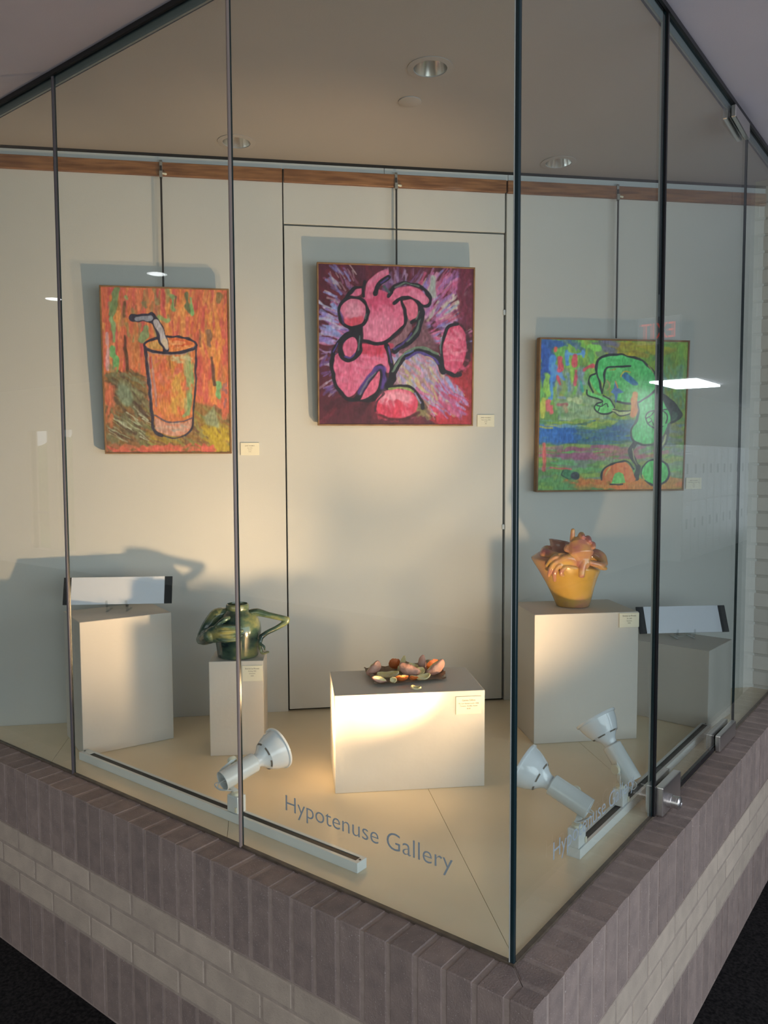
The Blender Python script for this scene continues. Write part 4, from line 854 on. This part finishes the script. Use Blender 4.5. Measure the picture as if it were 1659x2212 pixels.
track_head(R3, D3, (-0.0785, 0.765, 0.03), PI / 2, (-0.2, -0.98, 0.0), [(-0.074, 0.740, 0.118), (-0.078, 0.750, 0.092), (-0.078, 0.760, 0.083)], 'white track spotlight on the right track, pointing steeply up', (SPILL_W[2], BEAM_W[2], BEAM_A[2]),
           [[(-0.055, 0.778, 0.104), (-0.046, 0.776, 0.086), (-0.055, 0.772, 0.076), (-0.070, 0.768, 0.080)], [(-0.052, 0.772, 0.100), (-0.040, 0.782, 0.084), (-0.050, 0.785, 0.066), (-0.060, 0.780, 0.070)]])

# ------------------------------------------------------------------ ceramic vases with arms and hands
def glaze(name, a, b, c, scale=9.0, rough=0.18, band=None):
    m = bpy.data.materials.new(name); m.use_nodes = True; nt = m.node_tree; bs = nt.nodes['Principled BSDF']; L = nt.links.new
    tc = nt.nodes.new('ShaderNodeTexCoord'); n = nt.nodes.new('ShaderNodeTexNoise'); n.inputs['Scale'].default_value = scale; n.inputs['Detail'].default_value = 5
    mp = nt.nodes.new('ShaderNodeMapping'); mp.inputs['Scale'].default_value = (1, 1, 1.7); L(tc.outputs['Object'], mp.inputs[0]); L(mp.outputs[0], n.inputs['Vector'])
    r = nt.nodes.new('ShaderNodeValToRGB'); e = r.color_ramp.elements; e[0].position = 0.36; e[1].position = 0.66; e[0].color = (*a, 1); e[1].color = (*c, 1)
    x = r.color_ramp.elements.new(0.5); x.color = (*b, 1); L(n.outputs[0], r.inputs[0]); src = r.outputs[0]
    if band:                                 # (z from, z to, colour): glaze poured over the upper part, with an uneven edge
        sp = nt.nodes.new('ShaderNodeSeparateXYZ'); L(tc.outputs['Object'], sp.inputs[0])
        n2 = nt.nodes.new('ShaderNodeTexNoise'); n2.inputs['Scale'].default_value = 18; L(tc.outputs['Object'], n2.inputs['Vector'])
        ad = nt.nodes.new('ShaderNodeMath'); ad.operation = 'MULTIPLY_ADD'; ad.inputs[1].default_value = 0.05; L(n2.outputs[0], ad.inputs[0]); L(sp.outputs[2], ad.inputs[2])
        mr = nt.nodes.new('ShaderNodeMapRange'); mr.inputs[1].default_value = band[0]; mr.inputs[2].default_value = band[1]; L(ad.outputs[0], mr.inputs[0])
        mx = nt.nodes.new('ShaderNodeMix'); mx.data_type = 'RGBA'; L(mr.outputs[0], mx.inputs[0]); L(src, mx.inputs[6]); mx.inputs[7].default_value = (*band[2], 1); src = mx.outputs[2]
    L(src, bs.inputs['Base Color'])
    bs.inputs['Roughness'].default_value = rough; bs.inputs['Coat Weight'].default_value = 0.5; bs.inputs['Coat Roughness'].default_value = 0.08
    return m
M['green_glaze'] = glaze('green_glaze', (0.010, 0.024, 0.026), (0.045, 0.085, 0.062), (0.19, 0.20, 0.085), 12)
M['yellow_glaze'] = glaze('yellow_glaze', (0.56, 0.33, 0.065), (0.60, 0.36, 0.09), (0.50, 0.24, 0.14), 7, 0.26, (0.165, 0.215, (0.44, 0.22, 0.17)))
M['pink_glaze'] = glaze('pink_glaze', (0.60, 0.36, 0.10), (0.56, 0.28, 0.13), (0.42, 0.16, 0.15), 16, 0.12)
M['vase_dark'] = mat('vase_inside', (0.006, 0.008, 0.008), 0.6)
def frame_at(loc):                       # a frame standing at loc whose y axis points away from the viewing side
    return Vector(loc), Vector((0.79, 0.613, 0)).normalized(), Vector((-0.613, 0.79, 0)).normalized()
def ringloft(rings, seg=56):
    """rings: (cx, cy, cz, rx, ry, tilt) in a local frame, tilt raises the left side"""
    bm = bmesh.new(); R = []
    for cx, cy, cz, rx, ry, tl in rings:
        R.append([bm.verts.new((cx + rx * math.cos(t), cy + ry * math.sin(t), cz - tl * math.cos(t))) for t in [2 * PI * k / seg for k in range(seg)]])
    for A, B in zip(R, R[1:]):
        for k in range(seg): bm.faces.new((A[k], A[(k + 1) % seg], B[(k + 1) % seg], B[k]))
    bm.faces.new(R[0][::-1]); bm.faces.new(R[-1])
    return bm_done(bm, True, 0.9)

# green vase: units below are millimetres in the vase's own frame (x right, y away, z up)
FA = math.atan2(0.613, 0.79)
mm = lambda *p: tuple(v * 0.001 for v in p)
def limb(bm, pts, rad, seg=14, n=5, flat=None):
    q = catmull([mm(*p) for p in pts], n); rr = np.interp(np.linspace(0, len(pts) - 1, len(q)), range(len(pts)), rad) * 0.001
    tube_bm(bm, q, list(rr), seg, True, flat)
gv = empty('green_vase', (-1.300, 0.470, 0.3185), FA); tag(gv, 'dark green glazed vase with two arms and hands, on the narrow plinth', 'vase')
rg = [(0, 0, 0.0, 0.064, 0.064, 0), (0, 0, 0.002, 0.068, 0.068, 0), (0, 0, 0.03, 0.072, 0.072, 0), (0, 0, 0.062, 0.077, 0.077, 0), (0, 0, 0.09, 0.079, 0.079, 0), (0, 0, 0.112, 0.076, 0.076, 0), (0, 0, 0.132, 0.067, 0.067, 0), (0, 0, 0.148, 0.053, 0.053, 0), (0, 0, 0.155, 0.041, 0.041, 0), (0, 0, 0.158, 0.0385, 0.0385, 0), (0, 0, 0.162, 0.0395, 0.0395, 0), (0, 0, 0.172, 0.0385, 0.0385, 0), (0, 0, 0.177, 0.0365, 0.0365, 0), (0, 0, 0.178, 0.034, 0.034, 0), (0, 0, 0.172, 0.0325, 0.0325, 0), (0, 0, 0.14, 0.034, 0.034, 0)]
vb = link('body', ringloft(rg), M['green_glaze'], gv)
link('throat', lathe([(0, 0.141), (0.0325, 0.141)], 32), M['vase_dark'], gv)
bm = bmesh.new()    # left arm akimbo, broad hand laid across the front of the belly
limb(bm, [(-42, -8, 146), (-66, -16, 140), (-90, -24, 108), (-108, -32, 78), (-116, -38, 64)], [20, 25, 25, 21, 17])
limb(bm, [(-116, -38, 64), (-100, -52, 70), (-82, -64, 80)], [17, 22, 25])
limb(bm, [(-96, -54, 76), (-66, -70, 88), (-42, -80, 94)], [24, 29, 30], 18, flat=((0.35, 1, 0), 0.5))
limb(bm, [(-62, -72, 108), (-44, -80, 126), (-28, -78, 138), (-16, -70, 143)], [10, 9.5, 9, 6.5])                    # thumb
for dz, ln, r in ((117, 8, 7.2), (102, 16, 7.4), (87, 13, 7.2), (73, 4, 6.6)):                                       # fingers
    limb(bm, [(-48, -84, dz - (dz - 94) * 0.15), (-28, -92, dz), (-8 + ln * 0.4, -94, dz + 1), (14 + ln, -85, dz)], [r + 1, r + 1.4, r, r - 1.4])
link('arm', remeshed(bm, 0.0018, 2), M['green_glaze'], gv)
bm = bmesh.new()    # thin right arm, elbow out, hand hanging at the hip
limb(bm, [(50, -6, 146), (70, -12, 150), (108, -16, 141), (150, -16, 131), (170, -14, 126)], [15, 13.5, 10.5, 10, 9.5])
limb(bm, [(170, -14, 126), (164, -16, 116), (134, -20, 98), (104, -24, 84), (84, -28, 70)], [9.5, 10, 8.5, 8, 9])
limb(bm, [(86, -28, 72), (80, -32, 52), (80, -34, 36), (84, -34, 26)], [9.5, 10, 9, 8], flat=((1, 0.3, 0), 0.7))
for a, b in ((-38, 4), (-31, 8), (-24, 2)):
    limb(bm, [(82, a, 30), (84, a - 2, 20), (93, a - 2, 16 - b * 0.2), (104 + b * 0.6, a, 19)], [4.2, 4.0, 3.6, 2.8], 10)
limb(bm, [(84, -40, 48), (95, -44, 40), (97, -44, 30)], [4.5, 4, 3.2], 10)
limb(bm, [(78, -24, 32), (80, -22, 20), (86, -20, 13)], [4, 3.8, 3], 10)
link('arm', remeshed(bm, 0.0018, 2), M['green_glaze'], gv)

# yellow vase
yv = empty('yellow_vase', (-0.480, 1.338, 0.4505), FA); tag(yv, 'glossy yellow and pink vase covered in sculpted hands, on the tall right plinth', 'vase')
rg = [(0, 0, 0.0, 0.056, 0.056, 0), (0, 0, 0.002, 0.059, 0.059, 0), (-0.003, 0, 0.03, 0.069, 0.069, 0.003), (-0.011, 0, 0.075, 0.086, 0.084, 0.008), (-0.020, 0, 0.118, 0.106, 0.100, 0.014), (-0.026, 0, 0.146, 0.121, 0.112, 0.019), (-0.027, 0, 0.153, 0.1235, 0.113, 0.020), (-0.028, 0, 0.158, 0.120, 0.110, 0.020), (-0.032, 0, 0.172, 0.098, 0.092, 0.018), (-0.038, 0, 0.190, 0.070, 0.068, 0.014), (-0.044, 0, 0.204, 0.044, 0.044, 0.010), (-0.047, 0, 0.214, 0.036, 0.036, 0.007), (-0.049, 0, 0.228, 0.036, 0.036, 0.007), (-0.050, 0, 0.236, 0.038, 0.038, 0.006), (-0.050, 0, 0.2365, 0.034, 0.034, 0.006), (-0.049, 0, 0.222, 0.031, 0.031, 0.006), (-0.046, 0, 0.19, 0.03, 0.03, 0.006)]
link('body', ringloft(rg), M['yellow_glaze'], yv)
link('throat', lathe([(0, 0.0), (0.0305, 0.0)], 32), M['vase_dark'], yv, (-0.047, 0, 0.2))
bm = bmesh.new()    # left arm: rounded elbow at the back, forearm over the shoulder, hand spilling down the front
limb(bm, [(-72, 16, 196), (-96, -10, 197), (-106, -36, 192)], [20, 24, 23]); limb(bm, [(-106, -36, 192), (-84, -64, 188), (-54, -82, 180)], [21, 18, 18])
limb(bm, [(-12, -94, 166), (-44, -96, 176), (-66, -97, 170)], [24, 26, 22], flat=((0, 1, 0.6), 0.65))
for pts, r in (([(-60, -94, 182), (-84, -98, 188), (-100, -96, 178), (-112, -84, 156)], 8), ([(-62, -96, 172), (-86, -104, 172), (-102, -102, 150), (-107, -94, 124)], 8.4), ([(-58, -98, 164), (-78, -108, 158), (-90, -106, 132), (-88, -98, 107)], 8), ([(-46, -100, 156), (-60, -110, 150), (-68, -108, 132), (-60, -104, 124)], 7.6)):
    limb(bm, pts, [r + 1, r + 0.6, r, r - 1.6], 12)
limb(bm, [(-40, -92, 186), (-62, -92, 196), (-84, -90, 192), (-98, -84, 182)], [8, 7.5, 7, 5.5], 12)
link('arm', remeshed(bm, 0.0022, 2), M['pink_glaze'], yv)
bm = bmesh.new()    # right arm folding back across the shoulder
limb(bm, [(40, -34, 180), (64, -40, 190), (84, -50, 180), (90, -66, 162)], [20, 22, 22, 17]); limb(bm, [(90, -66, 162), (74, -92, 158), (44, -104, 166), (24, -106, 172)], [15, 12.5, 11, 9])
limb(bm, [(60, -100, 160), (76, -96, 150), (92, -88, 146)], [9, 8.5, 7], 12); limb(bm, [(28, -106, 172), (14, -106, 176)], [9, 7])
link('arm', remeshed(bm, 0.0022, 2), M['pink_glaze'], yv)
bm = bmesh.new()    # raised hand on a short stem at the front
limb(bm, [(1, -118, 128), (4, -114, 150), (10, -104, 176)], [11.5, 12.5, 17]); limb(bm, [(8, -104, 172), (3, -98, 196), (0, -92, 220)], [28, 46, 40], 18, flat=((0, 1, 0.25), 0.5))
limb(bm, [(-30, -94, 206), (-46, -90, 214), (-42, -88, 224)], [10, 10, 8], 12)
for pts, r in (([(-24, -88, 230), (-25, -84, 248), (-23, -82, 266), (-22, -82, 280)], 8.6), ([(-4, -86, 232), (2, -82, 252), (6, -88, 266), (8, -100, 260)], 10.5), ([(12, -86, 226), (20, -84, 242), (28, -92, 254), (30, -104, 244)], 10.5), ([(24, -88, 212), (34, -88, 226), (44, -98, 234), (44, -108, 224)], 9.5)):
    limb(bm, pts, [r + 1, r, r - 0.3, r - 1], 12)
link('raised_hand', remeshed(bm, 0.0020, 7), M['pink_glaze'], yv)

# ------------------------------------------------------------------ clay orange pieces on a crumpled paper bag
ZT = 0.2932
def bag():
    P4 = [np.array(q) for q in ((-0.885, 0.632), (-0.745, 0.520), (-0.613, 0.706), (-0.745, 0.862))]
    n = 44; bm = bmesh.new(); vs = []
    for j in range(n + 1):
        row = []
        for i in range(n + 1):
            u, v = i / n, j / n; p = P4[0] * (1 - u) * (1 - v) + P4[1] * u * (1 - v) + P4[2] * u * v + P4[3] * (1 - u) * v
            e = min(u, 1 - u, v, 1 - v); q = Vector((p[0] * 26, p[1] * 26, 0))
            cr = abs(mnoise.noise(q)) + 0.5 * abs(mnoise.noise(q * 2.3)); ez = max(0, 1 - e / 0.16)
            z = 0.0025 + cr * 0.006 + ez ** 2 * 0.015 * (0.35 + max(0, mnoise.noise(q * 1.4 + Vector((3, 1, 0))) + 0.4)) * (0.35 if u > 0.93 else 1.0)
            w = mnoise.noise_vector(q * 0.8) * 0.006 * ez
            row.append(bm.verts.new((p[0] + w.x, p[1] + w.y, ZT + z)))
        vs.append(row)
    for j in range(n):
        for i in range(n): bm.faces.new((vs[j][i], vs[j][i + 1], vs[j + 1][i + 1], vs[j + 1][i]))
    r = bmesh.ops.solidify(bm, geom=list(bm.faces), thickness=0.0012)
    return bm_done(bm, False)
tag(link('paper_bag', bag(), M['bag']), 'crumpled brown paper sheet flat on the low middle plinth', 'paper')
def segment(L, hgt, th, bend=1.0):
    """crescent citrus segment: two materials, pith along the outer rim"""
    bm = bmesh.new(); n, m = 18, 14; R = []
    for i in range(n + 1):
        t = i / n; a = (t - 0.5) * PI * 0.62 * bend; s = max(0.05, math.sin(PI * t)) ** 0.5
        cx, cz = math.sin(a) * L * 0.62, (1 - math.cos(a)) * L * 0.55
        ring = []
        for k in range(m):
            f = 2 * PI * k / m; w = math.cos(f) * th * 0.5 * s * (0.75 + 0.35 * math.sin(f)); h = math.sin(f) * hgt * 0.5 * s
            nz = 1 + 0.10 * mnoise.noise(Vector((i * 0.5, k * 0.6, L * 90)))
            ring.append(bm.verts.new((cx + math.sin(-a) * h * nz, w * nz, cz + math.cos(a) * h * nz)))
        R.append(ring)
    for A, B in zip(R, R[1:]):
        for k in range(m):
            fc = bm.faces.new((A[k], A[(k + 1) % m], B[(k + 1) % m], B[k])); fc.material_index = 1 if (0.72 * m < k < 1.0 * m - 1 or k in (1, 2, 3)) else 0
    bm.faces.new(R[0][::-1]); bm.faces.new(R[-1])
    return bm_done(bm, True, 2.0)
def peel(w, h, curl, th=0.0045, ragged=0.25):
    w, h = w * 1.15, h * 1.2
    """curved scrap of rind: orange outside, yellow pith inside"""
    bm = bmesh.new(); n, m = 14, 10; top, bot = [], []
    rad = max(w, h) / curl
    for i in range(n + 1):
        a, b = [], []
        for j in range(m + 1):
            u, v = i / n - 0.5, j / m - 0.5
            k = 1 - ragged * abs(mnoise.noise(Vector((i * 0.45, w * 300, h * 170)))) - 0.6 * (abs(u) * 2) ** 3
            x, y = u * w, v * h * max(0.12, k); d = math.hypot(x, y); an = d / rad
            s = (math.sin(an) / an if an > 1e-5 else 1); px, py, pz = x * s, y * s, rad * (1 - math.cos(an))
            px += 0.0012 * mnoise.noise(Vector((i, j, 1)) * 0.6); nd = Vector((-px, -py, rad - pz)).normalized()
            a.append(bm.verts.new((px, py, pz))); b.append(bm.verts.new(Vector((px, py, pz)) + nd * th))
        top.append(a); bot.append(b)
    for i in range(n):
        for j in range(m):
            bm.faces.new((top[i][j], top[i + 1][j], top[i + 1][j + 1], top[i][j + 1])).material_index = 0
            bm.faces.new((bot[i][j], bot[i][j + 1], bot[i + 1][j + 1], bot[i + 1][j])).material_index = 1
    for i in range(n):
        for A, B, j in ((top, bot, 0), (top, bot, m)):
            bm.faces.new((A[i][j], B[i][j], B[i + 1][j], A[i + 1][j])).material_index = 1
    for j in range(m):
        for i in (0, n): bm.faces.new((top[i][j], top[i][j + 1], bot[i][j + 1], bot[i][j])).material_index = 1
    return bm_done(bm, True, 0.9)
PR = math.radians
def fruit(name, me, mats, x, y, rot, label, group, zb=ZT + 0.006):
    o = link(name, me, mats); R3 = Matrix.Rotation(FA, 4, 'Z') @ (Matrix.Rotation(PR(rot[2]), 4, 'Z') @ Matrix.Rotation(PR(rot[1]), 4, 'Y') @ Matrix.Rotation(PR(rot[0]), 4, 'X'))
    me.transform(R3); lo = min(v.co.z for v in me.vertices); o.location = (x, y, zb - lo)
    return tag(o, label, 'clay fruit', group)
sg, pg = 'pink clay orange segments', 'clay scraps of orange peel'
SEG, PEE, YEL = [M['pulp'], M['pith']], [M['peel'], M['pith']], [M['pith'], M['pith']]
fruit('orange_segment', segment(0.050, 0.034, 0.026), SEG, -0.814, 0.601, (10, -48, 0), 'pink clay segment leaning at the left end of the paper', sg)
fruit('orange_segment', segment(0.044, 0.026, 0.026), SEG, -0.757, 0.548, (70, 20, 15), 'dull pink clay segment lying low at the front left of the paper', sg, ZT + 0.005)
fruit('orange_segment', segment(0.060, 0.040, 0.032), SEG, -0.719, 0.655, (-12, 22, -5), 'largest pink clay segment, in the centre of the paper', sg)
fruit('orange_segment', segment(0.068, 0.026, 0.024, 0.7), SEG, -0.720, 0.729, (0, 82, 10), 'tall pink clay segment standing upright at the back', sg)
fruit('orange_segment', segment(0.058, 0.038, 0.030), SEG, -0.660, 0.722, (15, -38, 5), 'pink clay segment with a yellow rim at the right end of the paper', sg)
fruit('peel_scrap', peel(0.064, 0.022, 1.0), YEL, -0.768, 0.613, (35, -6, -8), 'long yellow-green peel strip left of the largest segment', pg)
fruit('peel_scrap', peel(0.036, 0.034, 1.2), PEE, -0.805, 0.697, (-78, 15, 10), 'upright orange peel with a white edge at the back left', pg)
fruit('peel_scrap', peel(0.046, 0.014, 0.9), YEL, -0.782, 0.708, (70, -70, 0), 'thin yellow peel standing up behind the largest segment', pg)
fruit('peel_scrap', peel(0.026, 0.022, 1.0), YEL, -0.772, 0.690, (60, 10, 0), 'small yellow peel tucked behind the largest segment on its left', pg)
fruit('peel_scrap', peel(0.036, 0.024, 1.1), YEL, -0.705, 0.690, (50, -20, 20), 'yellow-green peel against the right side of the largest segment', pg)
fruit('peel_scrap', peel(0.036, 0.018, 1.0), [M['pulp'], M['pith']], -0.742, 0.712, (50, 20, 0), 'tan peel strip leaning left of the upright segment', pg, ZT + 0.014)
fruit('peel_scrap', peel(0.040, 0.036, 1.2), PEE, -0.695, 0.758, (-72, -25, 20), 'orange peel with a yellow back, right of the upright segment', pg)
fruit('peel_scrap', peel(0.020, 0.017, 0.9), YEL, -0.720, 0.576, (65, 0, -15), 'small pale peel touching the low orange peel, on its left', pg)
fruit('peel_scrap', peel(0.038, 0.030, 1.5), PEE, -0.699, 0.592, (-48, 0, 8), 'bright orange curled peel low at the front edge', pg)
fruit('peel_scrap', peel(0.028, 0.018, 1.2), PEE, -0.680, 0.628, (-50, 12, 20), 'small orange and yellow peel right of the front orange peel', pg)
fruit('peel_scrap', peel(0.044, 0.020, 1.3), YEL, -0.668, 0.660, (30, -10, 12), 'yellow curled peel at the front right of the paper', pg)
fruit('peel_scrap', peel(0.030, 0.014, 1.2), YEL, -0.637, 0.577, (20, 6, -10), 'small yellow peel lying off the paper on the bare plinth', pg, ZT + 0.0002)

# ------------------------------------------------------------------ the hall that the glass reflects
struct(link('wall_front', boxes([(-14, 3.6, -5.15, -5.0, FLOOR, -0.35), (-14, 3.6, -5.15, -5.0, 1.95, HT - 0.001), (-14, -11.15, -5.15, -5.0, -0.35, 1.95), (-11.15, -9.9, -5.15, -5.0, 1.48, 1.95), (-10.6, -10.35, -5.15, -5.0, -0.35, 1.48), (-9.9, -2.6, -5.15, -5.0, -0.35, 1.95), (3.4, 3.6, -5.15, -5.0, -0.35, 1.95)]), M['hall_wall']))
struct(link('ground', box(-30, 12, -40, -5.16, FLOOR - 0.2, FLOOR - 0.1), M['lawn']))
fw = struct(empty('window_6', (0, -5.08, 0)))
link('frame', boxes([(-2.6, 3.4, -0.04, 0.04, -0.35, -0.29), (-2.6, 3.4, -0.04, 0.04, 1.89, 1.95)] + [(x - 0.03, x + 0.03, -0.04, 0.04, -0.29, 1.89) for x in (-2.57, -1.1, 0.4, 1.9, 3.37)]), M['header'], fw)
struct(link('wall_hall', boxes([(3.5, 3.6, -5.0, -3.7, FLOOR, HT - 0.001), (3.5, 3.6, 2.5, 2.85, FLOOR, HT - 0.001), (3.5, 3.6, 2.5, 18, FLOOR, HT - 0.001), (3.5, 3.6, -3.7, 2.5, FLOOR, -0.3), (3.5, 3.6, -3.7, 2.5, 1.95, HT - 0.001)]), M['hall_wall']))
rw = struct(empty('window_7', (3.55, 0, 0)))
link('frame', boxes([(-0.03, 0.03, -3.7, 2.5, -0.3, -0.24), (-0.03, 0.03, -3.7, 2.5, 1.89, 1.95)] + [(-0.03, 0.03, y - 0.03, y + 0.03, -0.24, 1.89) for y in (-3.67, -2.13, -0.6, 0.93, 2.47)]), M['header'], rw)
struct(link('wall_corridor', box(-0.05, 0.12, Y_END + 0.101, 18, FLOOR, HT - 0.001), M['hall_wall']))
nw = struct(empty('window_8', (-10.525, -5.08, 0)))
link('frame', boxes([(a, a + 0.03, -0.03, 0.03, -0.35, 1.48) for a in (-0.625, -0.105, 0.175, 0.595)] + [(-0.595, -0.105, -0.03, 0.03, 0.2, 0.24), (0.205, 0.595, -0.03, 0.03, 0.2, 0.24)]), M['header'], nw)
def bush(x, y, r, label):
    bm = bmesh.new(); bmesh.ops.create_icosphere(bm, subdivisions=5, radius=r)
    for v in bm.verts: v.co *= 1 + 0.22 * mnoise.noise(v.co * 3.1) + 0.12 * mnoise.noise(v.co * 9.0) + 0.08 * mnoise.noise(v.co * 23)
    for v in bm.verts: v.co.z = max(v.co.z * 0.9, -r * 0.72)
    o = link('bush', bm_done(bm, True, 3.0), M['foliage'], None, (x, y, FLOOR - 0.1 + r * 0.72)); return tag(o, label, 'bush', 'bushes outside the far left hall window')
bush(-19.5, -11.0, 1.5, 'green bush furthest from the hall window'); bush(-15.6, -9.6, 1.1, 'green bush nearest the hall window')
# bank of two-tier lockers down the hall
lb = empty('locker_bank', (3.49, 11.25, FLOOR)); tag(lb, 'long bank of grey two-tier lockers along the hall wall', 'lockers')
NL, LW = 13, 0.44
link('carcass', box(-0.40, 0, 0, NL * LW, 0.0005, 1.84), M['locker'], lb)
LD = box(-0.012, 0, 0.006, LW - 0.006, 0, 0.86, 0.003)
LR = box(-0.0135, -0.0005, LW * 0.44, LW * 0.56, 0.42, 0.58)
LV = box(-0.02, -0.0122, LW * 0.32, LW * 0.68, 0, 0.012)
for i in range(NL):
    for z in (0.08, 0.96):
        d = link('locker_door', LD, None if i + z > 0.08 else M['locker'], lb, (-0.4005, i * LW, z))
        link('handle_recess', LR, None if i + z > 0.08 else M['locker_dark'], d)
        for k, lz in enumerate((0.10, 0.135, 0.17, 0.70, 0.735, 0.77)): link('louvre', LV, None if i + z + k > 0.08 else M['white_enamel'], d, (0, 0, lz))
# hall lamps
fl2 = tag(empty('ceiling_light', (2.9, 10.7, HT), 0.0), 'long fluorescent ceiling light down the hall', 'ceiling light')
link('diffuser', box(-0.32, 0.32, -0.62, 0.62, -0.03, -0.004, 0.004), M['tube_light'], fl2); link('housing', box(-0.34, 0.34, -0.64, 0.64, -0.004, -0.0002), M['white_enamel'], fl2)
for (x, y), lab in (((-3.36, -1.70), 'lit hall downlight nearest the left glass'), ((-4.53, -1.70), 'lit hall downlight further down the left hall')):
    h = tag(empty('hall_downlight', (x, y, HT)), lab, 'ceiling light', 'lit downlights in the hall ceiling')
    link('ring', lathe([(0.055, -0.006), (0.07, -0.003), (0.07, -0.0002), (0.055, -0.0002)], 32, close=True), M['white_enamel'], h)
    link('lens', lathe([(0, -0.004), (0.055, -0.004)], 32), M['hall_lamp'], h)
    l = bpy.data.lights.new('hall_lamp', 'SPOT'); l.energy = 45; l.color = (1.0, 0.84, 0.66); l.spot_size = math.radians(130); l.spot_blend = 1.0; l.shadow_soft_size = 0.05
    lo = bpy.data.objects.new('hall_lamp', l); COL.objects.link(lo); lo.parent = h; lo.location = (0, 0, -0.02)
h = tag(empty('smoke_detector', (-1.18, -1.60, HT)), 'pale round smoke detector on the hall ceiling', 'detector')
link('housing', lathe([(0, -0.035), (0.05, -0.034), (0.066, -0.022), (0.070, -0.0003), (0, -0.0003)], 36), M['white_enamel'], h)
# exit sign hanging across the hall
ex = empty('exit_sign', (1.161, 4.235, 1.88)); tag(ex, 'hanging exit sign with red letters over the hall', 'sign')
link('face', box(-0.15, 0.15, 0, 0.03, -0.095, 0.095, 0.004), M['exit_face'], ex)
link('lettering', text_mesh('EXIT', 0.155, 0.001, 'CENTER', 0.235), M['exit_red'], ex, (0, -0.002, -0.055), (PI / 2, 0, 0))
link('stem', box(-0.012, 0.012, 0.008, 0.022, 0.095, HT - 1.88 - 0.0003), M['white_enamel'], ex)
